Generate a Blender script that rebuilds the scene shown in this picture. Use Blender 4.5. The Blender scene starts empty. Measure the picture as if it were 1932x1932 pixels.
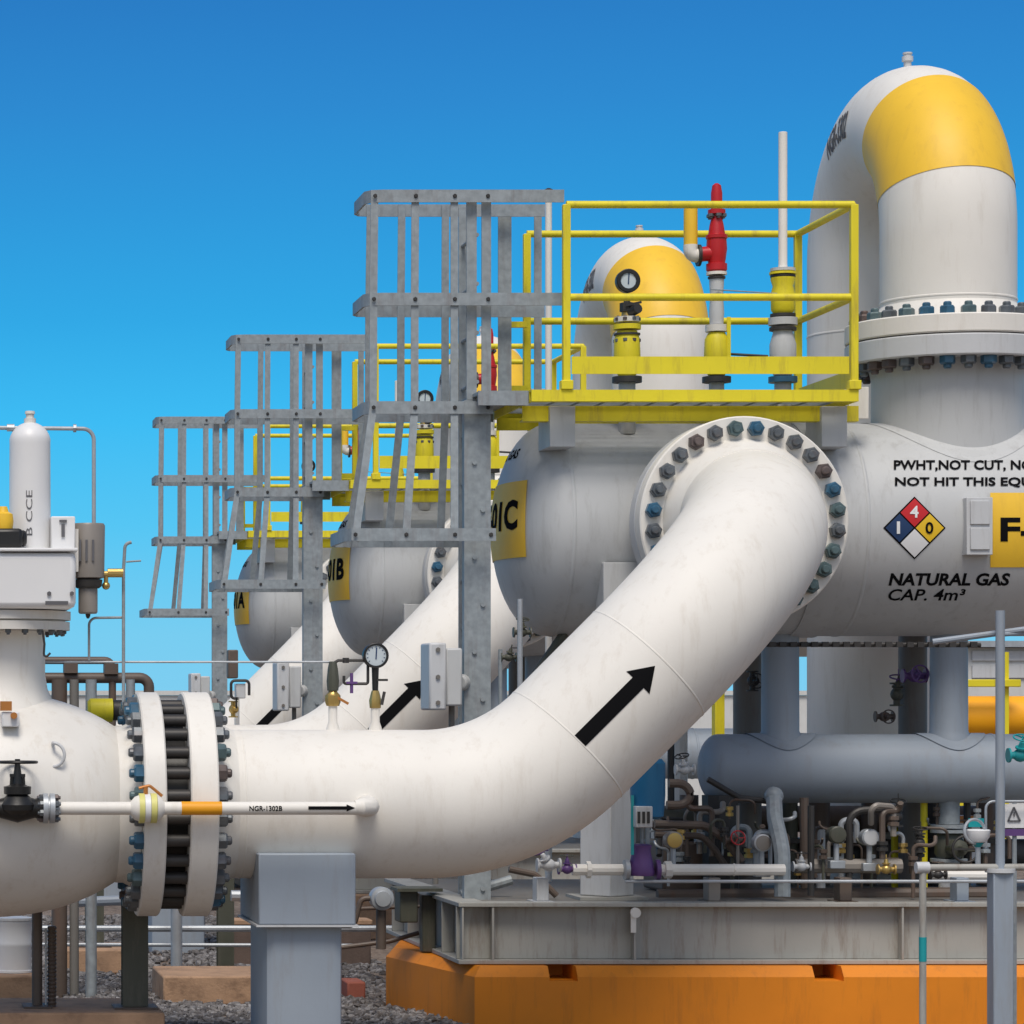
import bpy, math, random
from mathutils import Vector, Matrix, Quaternion
rad = math.radians
sc = bpy.context.scene
COL = sc.collection
rng = random.Random(7)

# ------------------------------------------------------------ camera, sky, sun, exposure
FPX, XV, YV, CZ = 5850.0, -222.0, 1345.0, 1.82      # focal length and principal point in 1932-px units, eye height
cam_d = bpy.data.cameras.new("camera")
cam_d.sensor_width = 36.0
cam_d.lens = FPX / 1932.0 * 36.0
cam_d.shift_x = (966 - XV) / 1932.0
cam_d.shift_y = (YV - 966) / 1932.0
cam_d.clip_start, cam_d.clip_end = 0.5, 6000
cam = bpy.data.objects.new("camera", cam_d)
cam.location = (0, 0, CZ)
cam.rotation_euler = (rad(90), 0, 0)
COL.objects.link(cam)
sc.camera = cam

SUN_EL, SUN_AZ = 59.0, -8.0        # azimuth measured from behind the camera towards the right
w = bpy.data.worlds.new("World"); sc.world = w; w.use_nodes = True
nt = w.node_tree; N = nt.nodes; L = nt.links
bg = N["Background"]
sky = N.new("ShaderNodeTexSky"); sky.sky_type = 'NISHITA'; sky.sun_disc = False
sky.sun_elevation = rad(SUN_EL); sky.sun_rotation = rad(180 - SUN_AZ)
sky.air_density = 1.0; sky.dust_density = 2.0; sky.ozone_density = 1.0
SKY_S = 0.11
bg.inputs[1].default_value = SKY_S
tc = N.new("ShaderNodeTexCoord"); sp = N.new("ShaderNodeSeparateXYZ"); L.new(tc.outputs["Generated"], sp.inputs[0])
rp = N.new("ShaderNodeValToRGB"); mr = N.new("ShaderNodeMapRange")
mr.inputs[1].default_value = -0.02; mr.inputs[2].default_value = 0.26
L.new(sp.outputs[2], mr.inputs[0]); L.new(mr.outputs[0], rp.inputs[0])
def lin(c):
    return tuple(((x / 255) / 12.92 if x / 255 <= .04045 else ((x / 255 + .055) / 1.055) ** 2.4) for x in c)
stops = [(-.02, (134, 206, 240)), (.025, (120, 205, 241)), (.06, (86, 198, 244)), (.093, (62, 188, 244)),
         (.126, (50, 168, 230)), (.16, (47, 152, 219)), (.19, (46, 138, 209)), (.225, (42, 124, 197)), (.26, (40, 118, 190))]
cr = rp.color_ramp
while len(cr.elements) < len(stops): cr.elements.new(0.5)
for e, (z, c) in zip(cr.elements, stops):
    e.position = (z + .02) / .28; e.color = lin(c) + (1,)
sc_n = N.new("ShaderNodeVectorMath"); sc_n.operation = 'SCALE'; sc_n.inputs[3].default_value = 1 / SKY_S
L.new(rp.outputs[0], sc_n.inputs[0])
m2 = N.new("ShaderNodeMapRange"); m2.interpolation_type = 'SMOOTHSTEP'
m2.inputs[1].default_value = .25; m2.inputs[2].default_value = .5
L.new(sp.outputs[2], m2.inputs[0])
m3 = N.new("ShaderNodeMapRange"); m3.interpolation_type = 'SMOOTHSTEP'      # the deep blue band lies away from the sun only
m3.inputs[1].default_value = .55; m3.inputs[2].default_value = -.25
L.new(sp.outputs[1], m3.inputs[0])
mxm = N.new("ShaderNodeMath"); mxm.operation = 'MAXIMUM'; L.new(m2.outputs[0], mxm.inputs[0]); L.new(m3.outputs[0], mxm.inputs[1])
mx = N.new("ShaderNodeMix"); mx.data_type = 'RGBA'
L.new(mxm.outputs[0], mx.inputs[0]); L.new(sc_n.outputs[0], mx.inputs[6]); L.new(sky.outputs[0], mx.inputs[7])
L.new(mx.outputs[2], bg.inputs[0])

sd = bpy.data.lights.new("sun", 'SUN'); sd.energy = 2.3; sd.angle = rad(24); sd.color = (1, .935, .84)
sun = bpy.data.objects.new("sun", sd); COL.objects.link(sun)
sdir = Vector((math.sin(rad(SUN_AZ)) * math.cos(rad(SUN_EL)), -math.cos(rad(SUN_AZ)) * math.cos(rad(SUN_EL)), math.sin(rad(SUN_EL))))
sun.rotation_euler = sdir.to_track_quat('Z', 'Y').to_euler(); sun.location = (0, 0, 30)
sc.view_settings.view_transform = 'Standard'; sc.view_settings.look = 'None'
sc.view_settings.exposure = 0.0; sc.view_settings.gamma = 1.0
sc.cycles.max_bounces = 6

# ------------------------------------------------------------ materials
MATS = {}
def paint(name, c, rough=.45, var=.07, metal=0.0, dirt=None, dirt_amt=.0, scale=3.0, bump=.02, streak=True, bscale=60, spec=.5):
    m = bpy.data.materials.new(name); m.use_nodes = True
    n = m.node_tree.nodes; l = m.node_tree.links; b = n["Principled BSDF"]
    t = n.new("ShaderNodeTexCoord"); oi = n.new("ShaderNodeObjectInfo")
    ad = n.new("ShaderNodeVectorMath"); ad.operation = 'MULTIPLY_ADD'
    cmb = n.new("ShaderNodeCombineXYZ")
    for i in range(3): l.new(oi.outputs["Random"], cmb.inputs[i])
    l.new(cmb.outputs[0], ad.inputs[0]); ad.inputs[1].default_value = (13, 17, 11)
    l.new(t.outputs["Object"], ad.inputs[2])
    nz = n.new("ShaderNodeTexNoise"); nz.inputs["Scale"].default_value = scale; nz.inputs["Detail"].default_value = 6
    l.new(ad.outputs[0], nz.inputs["Vector"])
    hs = n.new("ShaderNodeHueSaturation"); hs.inputs["Color"].default_value = (*c, 1)
    mp = n.new("ShaderNodeMapRange"); mp.inputs[1].default_value = .3; mp.inputs[2].default_value = .7
    mp.inputs[3].default_value = 1 - var; mp.inputs[4].default_value = 1 + var
    l.new(nz.outputs[0], mp.inputs[0]); l.new(mp.outputs[0], hs.inputs["Value"])
    out = hs.outputs[0]
    if dirt:
        mpg = n.new("ShaderNodeMapping"); l.new(ad.outputs[0], mpg.inputs[0])
        mpg.inputs["Scale"].default_value = (9, 9, 1.2) if streak else (4, 4, 4)
        n2 = n.new("ShaderNodeTexNoise"); n2.inputs["Scale"].default_value = 1.6; n2.inputs["Detail"].default_value = 8
        n2.inputs["Roughness"].default_value = .7
        l.new(mpg.outputs[0], n2.inputs["Vector"])
        q = n.new("ShaderNodeMapRange"); q.inputs[1].default_value = .52; q.inputs[2].default_value = .75
        q.inputs[3].default_value = 0; q.inputs[4].default_value = dirt_amt
        l.new(n2.outputs[0], q.inputs[0])
        mxx = n.new("ShaderNodeMix"); mxx.data_type = 'RGBA'
        l.new(q.outputs[0], mxx.inputs[0]); l.new(out, mxx.inputs[6]); mxx.inputs[7].default_value = (*dirt, 1)
        out = mxx.outputs[2]
    l.new(out, b.inputs["Base Color"])
    mr_ = n.new("ShaderNodeMapRange"); mr_.inputs[3].default_value = max(.05, rough - .1); mr_.inputs[4].default_value = rough + .12
    l.new(nz.outputs[0], mr_.inputs[0]); l.new(mr_.outputs[0], b.inputs["Roughness"])
    b.inputs["Metallic"].default_value = metal
    b.inputs["Specular IOR Level"].default_value = spec
    if bump:
        nb = n.new("ShaderNodeTexNoise"); nb.inputs["Scale"].default_value = bscale; nb.inputs["Detail"].default_value = 3
        l.new(ad.outputs[0], nb.inputs["Vector"])
        bp = n.new("ShaderNodeBump"); bp.inputs["Strength"].default_value = bump * 5; bp.inputs["Distance"].default_value = .004
        l.new(nb.outputs[0], bp.inputs["Height"]); l.new(bp.outputs[0], b.inputs["Normal"])
    MATS[name] = m
    return m
RUST = (.14, .06, .03); GRIME = (.22, .19, .15)
WHITE = paint("white_paint", (.80, .77, .71), .58, .03, dirt=(.54, .47, .38), dirt_amt=.35)
CREAM = paint("cream_paint", (.75, .725, .675), .45, .05, dirt=(.5, .42, .32), dirt_amt=.4)
VGREY = paint("vessel_grey_paint", (.52, .53, .53), .5, .04, dirt=(.27, .26, .24), dirt_amt=.4)
BGREY = paint("blue_grey_paint", (.29, .335, .39), .5, .04, dirt=GRIME, dirt_amt=.35)
LGREY = paint("light_grey_paint", (.56, .57, .58), .45, .04, dirt=GRIME, dirt_amt=.35)
SGREY = paint("skid_grey_paint", (.37, .365, .335), .55, .08, dirt=(.17, .11, .07), dirt_amt=.7)
DGREY = paint("dark_grey_paint", (.17, .16, .145), .55, .12, dirt=RUST, dirt_amt=.5)
GALV = paint("galvanised_steel", (.29, .325, .345), .55, .15, metal=.1, dirt=(.17, .12, .105), dirt_amt=.5, scale=26)
GALVL = paint("bright_galvanised_steel", (.42, .45, .48), .42, .1, metal=.35, dirt=(.2, .17, .15), dirt_amt=.3, scale=9)
YEL = paint("safety_yellow_paint", (.78, .66, .018), .5, .07, dirt=(.30, .20, .05), dirt_amt=.6)
AMB = paint("amber_yellow_paint", (.90, .55, .035), .5, .04, dirt=(.55, .3, .04), dirt_amt=.3)
ORA = paint("orange_paint", (.76, .235, .004), .6, .06, dirt=(.30, .10, .015), dirt_amt=.4)
RED = paint("red_paint", (.50, .012, .018), .35, .08)
BLK = paint("black_paint", (.012, .012, .012), .4, .15)
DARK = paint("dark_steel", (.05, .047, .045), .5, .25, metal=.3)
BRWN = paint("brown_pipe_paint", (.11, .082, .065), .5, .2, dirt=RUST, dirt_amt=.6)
BRASS = paint("brass", (.52, .36, .12), .35, .1, metal=.7)
COPR = paint("copper_orange", (.5, .2, .05), .4, .1, metal=.3)
TEAL = paint("teal_paint", (.01, .30, .33), .4, .08)
BLUE = paint("blue_paint", (.012, .14, .30), .4, .1, dirt=(.01, .05, .09), dirt_amt=.5)
PURP = paint("purple_paint", (.12, .055, .20), .45, .15)
GRN = paint("dull_green_paint", (.075, .078, .058), .5, .15, dirt=GRIME, dirt_amt=.4)
INST = paint("tan_grey_casing", (.25, .225, .20), .4, .1)
CONC = paint("stained_concrete", (.40, .25, .155), .85, .18, dirt=(.12, .07, .045), dirt_amt=.7, scale=6, bump=.15, streak=False)
BRICK = paint("red_clay", (.30, .09, .06), .8, .15, bump=.1)
GLASS = paint("gauge_face", (.55, .62, .66), .15, .03, bump=0)
NAVY = paint("sign_blue", (.012, .04, .12), .4, .05, bump=0)
SRED = paint("sign_red", (.55, .012, .015), .4, .05, bump=0)
SYEL = paint("sign_yellow", (.82, .52, .02), .4, .05, bump=0)
SWHT = paint("sign_white", (.78, .78, .78), .4, .03, bump=0)
INK = paint("black_lettering", (.008, .008, .009), .9, .05, bump=0, spec=.05)
GINK = paint("faded_grey_lettering", (.14, .14, .15), .9, .05, bump=0, spec=.1)
PALE = paint("pale_render", (.62, .62, .60), .8, .05, dirt=(.4, .38, .35), dirt_amt=.4)
NUTM = [paint("nut_steel", (.13, .145, .16), .4, .2, metal=.4, dirt=RUST, dirt_amt=.4, scale=20),
        paint("nut_blue_coated", (.03, .11, .19), .35, .2, dirt=(.04, .05, .05), dirt_amt=.5, scale=20),
        paint("nut_brown", (.12, .095, .09), .5, .25, metal=.3, dirt=RUST, dirt_amt=.5, scale=20),
        paint("nut_green_grey", (.09, .14, .15), .4, .2, metal=.2, scale=20)]
STONE = None
def stone_mat(name, ramp):
    m = bpy.data.materials.new(name); m.use_nodes = True
    n = m.node_tree.nodes; l = m.node_tree.links; b = n["Principled BSDF"]
    t = n.new("ShaderNodeTexCoord")
    v = n.new("ShaderNodeTexVoronoi"); v.inputs["Scale"].default_value = 26
    l.new(t.outputs["Object"], v.inputs["Vector"])
    r = n.new("ShaderNodeValToRGB"); l.new(v.outputs["Color"], r.inputs[0])
    r.color_ramp.elements[0].color = (*ramp[0], 1); r.color_ramp.elements[1].color = (*ramp[2], 1)
    e = r.color_ramp.elements.new(.5); e.color = (*ramp[1], 1)
    nz = n.new("ShaderNodeTexNoise"); nz.inputs["Scale"].default_value = .6; nz.inputs["Detail"].default_value = 5
    l.new(t.outputs["Object"], nz.inputs["Vector"])
    mp = n.new("ShaderNodeMapRange"); mp.inputs[3].default_value = .6; mp.inputs[4].default_value = 1.4
    l.new(nz.outputs[0], mp.inputs[0])
    mm = n.new("ShaderNodeVectorMath"); mm.operation = 'SCALE'
    l.new(r.outputs[0], mm.inputs[0]); l.new(mp.outputs[0], mm.inputs[3])
    l.new(mm.outputs[0], b.inputs["Base Color"]); b.inputs["Roughness"].default_value = .85
    bp = n.new("ShaderNodeBump"); bp.inputs["Strength"].default_value = .8; bp.inputs["Distance"].default_value = .02
    bp.invert = True
    l.new(v.outputs["Distance"], bp.inputs["Height"]); l.new(bp.outputs[0], b.inputs["Normal"])
    return m
STONE = stone_mat("gravel_stone", ((.05, .045, .045), (.13, .12, .118), (.32, .31, .31)))
GROUNDM = stone_mat("gravel_ground", ((.09, .064, .046), (.17, .128, .10), (.27, .22, .18)))

# ------------------------------------------------------------ placement and mesh helpers
def UX(u, Y): return (u - XV) * Y / FPX
def VZ(v, Y): return CZ + (YV - v) * Y / FPX
def U(u, v, Y): return Vector((UX(u, Y), Y, VZ(v, Y)))
X3, Y3, Z3 = Vector((1, 0, 0)), Vector((0, 1, 0)), Vector((0, 0, 1))

def root_of(o):
    while o.parent: o = o.parent
    return o
class MB:
    def __init__(s): s.v = []; s.f = []
    def _add(s, vs, fs):
        k = len(s.v); s.v += [tuple(x) for x in vs]; s.f += [tuple(i + k for i in f) for f in fs]; return s
    def box(s, x0, x1, y0, y1, z0, z1):
        vs = [(x, y, z) for z in (z0, z1) for y in (y0, y1) for x in (x0, x1)]
        return s._add(vs, [(0, 2, 3, 1), (4, 5, 7, 6), (0, 1, 5, 4), (2, 6, 7, 3), (0, 4, 6, 2), (1, 3, 7, 5)])
    def bar(s, p0, p1, wd, th, side):
        p0, p1 = Vector(p0), Vector(p1); d = (p1 - p0).normalized()
        a = (Vector(side) - d * d.dot(Vector(side))).normalized() * wd / 2; b = d.cross(a).normalized() * th / 2
        vs = [p + i * a + j * b for p in (p0, p1) for i, j in ((-1, -1), (1, -1), (1, 1), (-1, 1))]
        return s._add(vs, [(0, 3, 2, 1), (4, 5, 6, 7), (0, 1, 5, 4), (1, 2, 6, 5), (2, 3, 7, 6), (3, 0, 4, 7)])
    def tube(s, pts, r, n=12, cap=True):
        pts = [Vector(p) for p in pts]; m = len(pts)
        rs = r if isinstance(r, (list, tuple)) else [r] * m
        tg = []
        for i in range(m):
            a = pts[max(i - 1, 0)]; b = pts[min(i + 1, m - 1)]; tg.append((b - a).normalized())
        ref = Z3 if abs(tg[0].z) < .9 else X3
        nrm = (ref - tg[0] * ref.dot(tg[0])).normalized()
        vs = []; fs = []
        for i in range(m):
            if i:
                q = tg[i - 1].rotation_difference(tg[i]); nrm = q @ nrm
                nrm = (nrm - tg[i] * nrm.dot(tg[i])).normalized()
            bn = tg[i].cross(nrm)
            for k in range(n):
                a = 2 * math.pi * k / n
                vs.append(pts[i] + rs[i] * (math.cos(a) * nrm + math.sin(a) * bn))
        for i in range(m - 1):
            for k in range(n):
                k2 = (k + 1) % n
                fs.append((i * n + k, i * n + k2, (i + 1) * n + k2, (i + 1) * n + k))
        if cap:
            fs.append(tuple(range(n - 1, -1, -1))); fs.append(tuple((m - 1) * n + k for k in range(n)))
        return s._add(vs, fs)
    def cyl(s, p0, p1, r, n=20, r1=None):
        return s.tube([p0, p1], [r, r if r1 is None else r1], n)
    def lathe(s, o, axis, prof, n=32, phase=0):
        o = Vector(o); ax = Vector(axis).normalized()
        ref = Z3 if abs(ax.z) < .9 else X3
        e1 = (ref - ax * ref.dot(ax)).normalized(); e2 = ax.cross(e1)
        vs = []; fs = []
        for t, r in prof:
            for k in range(n):
                a = 2 * math.pi * k / n + phase
                vs.append(o + ax * t + max(r, 1e-4) * (math.cos(a) * e1 + math.sin(a) * e2))
        for i in range(len(prof) - 1):
            for k in range(n):
                k2 = (k + 1) % n
                fs.append((i * n + k, i * n + k2, (i + 1) * n + k2, (i + 1) * n + k))
        fs.append(tuple(range(n - 1, -1, -1))); fs.append(tuple((len(prof) - 1) * n + k for k in range(n)))
        return s._add(vs, fs)
    def torus(s, c, axis, R_, r_, n=28, k=8):
        c = Vector(c); ax = Vector(axis).normalized(); ref = Z3 if abs(ax.z) < .9 else X3
        e1 = (ref - ax * ref.dot(ax)).normalized(); e2 = ax.cross(e1)
        vs = []; fs = []
        for i in range(n):
            a = 2 * math.pi * i / n; d = math.cos(a) * e1 + math.sin(a) * e2
            for j in range(k):
                b = 2 * math.pi * j / k; vs.append(c + d * (R_ + r_ * math.cos(b)) + ax * r_ * math.sin(b))
        for i in range(n):
            for j in range(k):
                fs.append((i * k + j, ((i + 1) % n) * k + j, ((i + 1) % n) * k + (j + 1) % k, i * k + (j + 1) % k))
        return s._add(vs, fs)
    def ball(s, c, r, n=16, ax=Z3, sq=1.0):
        return s.lathe(c, ax, [(-r * sq * math.cos(math.pi * i / 10), r * math.sin(math.pi * i / 10)) for i in range(11)], n)
    def prism(s, poly, z0, z1):
        n = len(poly)
        vs = [(x, y, z0) for x, y in poly] + [(x, y, z1) for x, y in poly]
        return s._add(vs, [tuple(range(n - 1, -1, -1)), tuple(range(n, 2 * n))] + [(i, (i + 1) % n, n + (i + 1) % n, n + i) for i in range(n)])
    def strap(s, path, h, th, closed=False):
        """vertical flat strip of height h and thickness th along a plan path"""
        m = len(path); P = [Vector(p) for p in path]; vs = []; fs = []
        for i in range(m):
            a = P[max(i - 1, 0)]; b = P[min(i + 1, m - 1)]; t = (b - a); t.z = 0; t.normalize(); nn = Vector((t.y, -t.x, 0)) * th / 2
            for sx, sz in ((1, -1), (1, 1), (-1, 1), (-1, -1)): vs.append(P[i] + nn * sx + Z3 * sz * h / 2)
        for i in range(m - 1):
            for k in range(4):
                k2 = (k + 1) % 4; fs.append((i * 4 + k, (i + 1) * 4 + k, (i + 1) * 4 + k2, i * 4 + k2))
        fs.append((0, 1, 2, 3)); fs.append(((m - 1) * 4 + 3, (m - 1) * 4 + 2, (m - 1) * 4 + 1, (m - 1) * 4))
        return s._add(vs, fs)
    def build(s, name, mat, parent=None, bevel=0, sharp=35, loc=None):
        if parent is None:
            if loc is None:
                xs, ys, zs = zip(*s.v); loc = ((min(xs) + max(xs)) / 2, (min(ys) + max(ys)) / 2, min(zs))
            org = Vector(loc)
        else:
            org = root_of(parent).location
        me = bpy.data.meshes.new(name)
        me.from_pydata([(x - org.x, y - org.y, z - org.z) for x, y, z in s.v], [], s.f)
        me.validate(); me.update()
        me.polygons.foreach_set("use_smooth", [True] * len(me.polygons))
        me.set_sharp_from_angle(angle=rad(sharp))
        me.materials.append(mat)
        o = bpy.data.objects.new(name, me); COL.objects.link(o)
        if parent is None: o.location = org
        else: o.parent = parent
        if bevel:
            b = o.modifiers.new("bevel", 'BEVEL'); b.width = bevel; b.segments = 2; b.limit_method = 'ANGLE'; b.angle_limit = rad(50)
            b.harden_normals = False
        return o
def tag(o, label, cat, group=None):
    o["label"] = label; o["category"] = cat
    if group: o["group"] = group
    return o
def thing(name, label, cat, loc, group=None):
    o = bpy.data.objects.new(name, None); COL.objects.link(o); o.location = loc; o.empty_display_size = .1
    return tag(o, label, cat, group)
def structure(o): o["kind"] = "structure"; return o
def copy_tree(o, parent=None):
    c = o.copy(); COL.objects.link(c); c.parent = parent
    for ch in list(o.children): copy_tree(ch, c)
    return c
def fillet(pts, radii, seg=14):
    """polyline with rounded corners"""
    P = [Vector(p) for p in pts]; out = [P[0]]
    for i in range(1, len(P) - 1):
        r = radii[i - 1] if isinstance(radii, (list, tuple)) else radii
        d0 = (P[i - 1] - P[i]).normalized(); d1 = (P[i + 1] - P[i]).normalized()
        ang = d0.angle(d1); t = r / math.tan(ang / 2)
        c = P[i] + (d0 + d1).normalized() * r / math.sin(ang / 2)
        a = P[i] + d0 * t - c; b = P[i] + d1 * t - c; tot = a.angle(b); axq = a.cross(b).normalized()
        for k in range(seg + 1): out.append(c + Quaternion(axq, tot * k / seg) @ a)
    out.append(P[-1]); return out
def nut_mesh(name, mat, r=.047, h=.05):
    b = MB()
    b.lathe((0, 0, 0), Z3, [(0, r), (h * .82, r), (h, r * .84)], 6)
    b.lathe((0, 0, h), Z3, [(-.002, r * .52), (h * .35, r * .52), (h * .5, r * .4)], 12)
    me = bpy.data.meshes.new(name); me.from_pydata(b.v, [], b.f); me.update()
    me.polygons.foreach_set("use_smooth", [True] * len(me.polygons)); me.set_sharp_from_angle(angle=rad(25))
    me.materials.append(mat); return me
NUTS = [nut_mesh("nut", m) for m in NUTM]
NUTS_S = [nut_mesh("nut", m, .018, .02) for m in NUTM[:1] + NUTM[2:3]]
def add_nuts(parent, c, axis, bc, n, meshes=NUTS, ph=0.0):
    org = root_of(parent).location; ax = Vector(axis).normalized()
    q = ax.to_track_quat('Z', 'Y'); ref = Z3 if abs(ax.z) < .9 else X3
    e1 = (ref - ax * ref.dot(ax)).normalized(); e2 = ax.cross(e1)
    for k in range(n):
        a = 2 * math.pi * (k + .5) / n + ph
        o = bpy.data.objects.new("nut", meshes[rng.choice((0, 0, 0, 1, 2, 3)) % len(meshes)]); COL.objects.link(o)
        o.location = Vector(c) + bc * (math.cos(a) * e1 + math.sin(a) * e2) - org
        o.rotation_mode = 'QUATERNION'; o.rotation_quaternion = q @ Quaternion((0, 0, 1), rng.uniform(0, 1.0))
        o.parent = parent
def text(body, name, mat, parent, mapfn, shear=0.0, bold=.0, org=None, space=1.0, sub=0):
    """flat lettering: mapfn(s, t) with s, t in 0..1 over the text's own box gives the world point on the surface"""
    cu = bpy.data.curves.new("tmp", 'FONT'); cu.body = body; cu.size = 1; cu.shear = shear; cu.offset = bold
    cu.space_character = space; cu.resolution_u = 3
    o = bpy.data.objects.new("tmp", cu); COL.objects.link(o)
    dg = bpy.context.evaluated_depsgraph_get(); dg.update()
    me = bpy.data.meshes.new_from_object(o.evaluated_get(dg))
    bpy.data.objects.remove(o); bpy.data.curves.remove(cu)
    if sub:
        import bmesh
        bm = bmesh.new(); bm.from_mesh(me); bmesh.ops.triangulate(bm, faces=bm.faces)
        for _ in range(sub): bmesh.ops.subdivide_edges(bm, edges=[e for e in bm.edges if e.calc_length() > .09], cuts=1); bmesh.ops.triangulate(bm, faces=bm.faces)
        bm.to_mesh(me); bm.free()
    xs = [v.co.x for v in me.vertices]; ys = [v.co.y for v in me.vertices]
    x0, x1, y0, y1 = min(xs), max(xs), min(ys), max(ys)
    og = org if org is not None else root_of(parent).location
    for v in me.vertices:
        v.co = Vector(mapfn((v.co.x - x0) / (x1 - x0), (v.co.y - y0) / (y1 - y0))) - og
    me.materials.clear(); me.materials.append(mat); me.name = name
    q = bpy.data.objects.new(name, me); COL.objects.link(q); q.parent = parent
    return q
def patch(poly_fn, nu, nv):
    b = MB(); b._add([poly_fn(i / nu, j / nv) for j in range(nv + 1) for i in range(nu + 1)],
                     [(j * (nu + 1) + i, j * (nu + 1) + i + 1, (j + 1) * (nu + 1) + i + 1, (j + 1) * (nu + 1) + i) for j in range(nv) for i in range(nu)])
    return b

# ------------------------------------------------------------ setting
g = MB(); g._add([(-900, -60, 0), (900, -60, 0), (900, 2500, 0), (-900, 2500, 0)], [(0, 1, 2, 3)])
structure(g.build("ground", GROUNDM, loc=(0, 0, 0)))

def gravel():
    import numpy as np
    r = np.random.default_rng(3); b = MB()
    t = (1 + 5 ** .5) / 2
    iv = np.array([(-1, t, 0), (1, t, 0), (-1, -t, 0), (1, -t, 0), (0, -1, t), (0, 1, t), (0, -1, -t), (0, 1, -t), (t, 0, -1), (t, 0, 1), (-t, 0, -1), (-t, 0, 1)]) / 1.9
    fc = [(0, 11, 5), (0, 5, 1), (0, 1, 7), (0, 7, 10), (0, 10, 11), (1, 5, 9), (5, 11, 4), (11, 10, 2), (10, 7, 6), (7, 1, 8), (3, 9, 4), (3, 4, 2), (3, 2, 6), (3, 6, 8), (3, 8, 9), (4, 9, 5), (2, 4, 11), (6, 2, 10), (8, 6, 7), (9, 8, 1)]
    V = []; Fs = []
    def scatter(x0, x1, y0, y1, n, smin, smax):
        for _ in range(n):
            x = r.uniform(x0, x1); y = r.uniform(y0, y1); s = r.uniform(smin, smax)
            p = iv * (s * r.uniform(.7, 1.3, (12, 1))) * np.array([1, r.uniform(.7, 1.2), r.uniform(.5, .9)])
            a = r.uniform(0, 6.28); c_, s_ = math.cos(a), math.sin(a)
            tl = r.uniform(-.5, .5); ct, st = math.cos(tl), math.sin(tl)
            px = p[:, 0] * c_ - p[:, 1] * s_; py = p[:, 0] * s_ + p[:, 1] * c_; pz = p[:, 2]
            py, pz = py * ct - pz * st, py * st + pz * ct
            k = len(V)
            for i in range(12): V.append((px[i] + x, py[i] + y, pz[i] + s * .35))
            Fs.extend((a_ + k, b_ + k, c2 + k) for a_, b_, c2 in fc)
    scatter(.6, 3.4, 17.4, 21.5, 6500, .016, .034)
    scatter(.4, 3.6, 21.5, 27.5, 4500, .02, .04)
    b.v = V; b.f = Fs
    o = b.build("gravel", STONE, loc=(0, 0, 0), sharp=20); o["kind"] = "stuff"
    for p in o.data.polygons: p.use_smooth = False
    tag(o, "loose grey gravel lying between the concrete footings", "gravel")
gravel()

# ------------------------------------------------------------ train of equipment (front train; copies follow)
TRAIN = []     # (root, label template, group)
def tthing(name, lab, cat, loc, group):
    o = thing(name, lab, cat, loc, group); TRAIN.append((o, lab)); return o

VY, VZC, VR = 19.0, 2.94, .65
VX0, VX1 = 4.08, 7.75
def on_vessel(u, v, off=.004):
    Y = VY - VR
    for _ in range(12):
        z = VZ(v, Y); dz = max(-VR * .999, min(VR * .999, z - VZC)); Y = VY - math.sqrt(VR * VR - dz * dz)
    n = Vector((0, Y - VY, z - VZC)).normalized()
    return Vector((UX(u, Y), Y, z)) + n * off

# --- vessel
ves = tthing("filter_vessel", "big grey horizontal filter vessel with orange end label in the {} row", "vessel", (5.9, 19.0, 0), "grey filter vessels in three rows")
hp = [(-.325 * math.cos(a), VR * math.sin(a)) for a in [math.pi / 2 * i / 14 for i in range(15)]]
prof = [(VX0 + t, r) for t, r in hp] + [(VX1, VR)] + [(VX1 - t, r) for t, r in reversed(hp)]
sh = MB().lathe((0, VY, VZC), X3, prof, 96).build("shell", VGREY, ves)
for x in (4.10, 5.84): MB().lathe((0, VY, VZC), X3, [(x - .012, VR), (x - .006, VR + .004), (x + .006, VR + .004), (x + .012, VR)], 96).build("weld_seam", VGREY, ves)
NX, NZ = 4.994, 2.934
MB().lathe((NX, 0, NZ), Y3, [(18.225, .42), (18.55, .42)], 64).build("nozzle_neck", VGREY, ves)
fl = MB().lathe((NX, 0, NZ), Y3, [(18.095, .3), (18.095, .598), (18.103, .606), (18.217, .606), (18.225, .598), (18.225, .44), (18.30, .42)], 80).build("nozzle_flange", LGREY, ves)
OX = 6.53
MB().lathe((OX, VY, 0), Z3, [(3.15, .455), (3.86, .45), (3.95, .47)], 72).build("top_neck", VGREY, ves)
pad = []
for k in range(73):
    a = 2 * math.pi * k / 72
    row = []
    for rr in (.44, .535):
        dx, dy = rr * math.cos(a), rr * math.sin(a)
        dy2 = max(-.64, min(.64, dy)); row.append((OX + dx, VY + dy2, VZC + math.sqrt(max(1e-4, (VR + .003) ** 2 - dy2 ** 2))))
    pad.append(row)
pb = MB(); pb._add([p for r_ in pad for p in r_], [(2 * k, 2 * k + 1, 2 * k + 3, 2 * k + 2) for k in range(72)])
pb.build("reinforcing_pad", VGREY, ves)
lf = MB().lathe((OX, VY, 0), Z3, [(3.95, .3), (3.95, .598), (3.958, .606), (4.07, .606), (4.078, .598), (4.078, .3)], 80).build("top_flange", LGREY, ves)
add_nuts(lf, (OX, VY, 3.95), -Z3, .535, 28)
MB().lathe((0, VY, VZC), X3, [(5.53, VR + .001), (5.53, VR + .010), (5.70, VR + .010), (5.70, VR + .001)], 96).build("saddle_band", VGREY, ves)
for x in (5.44, 6.48):
    MB().cyl((x, 19.5, .72), (x, 19.5, 2.62), .087, 24).build("support_leg", DGREY, ves)
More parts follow.
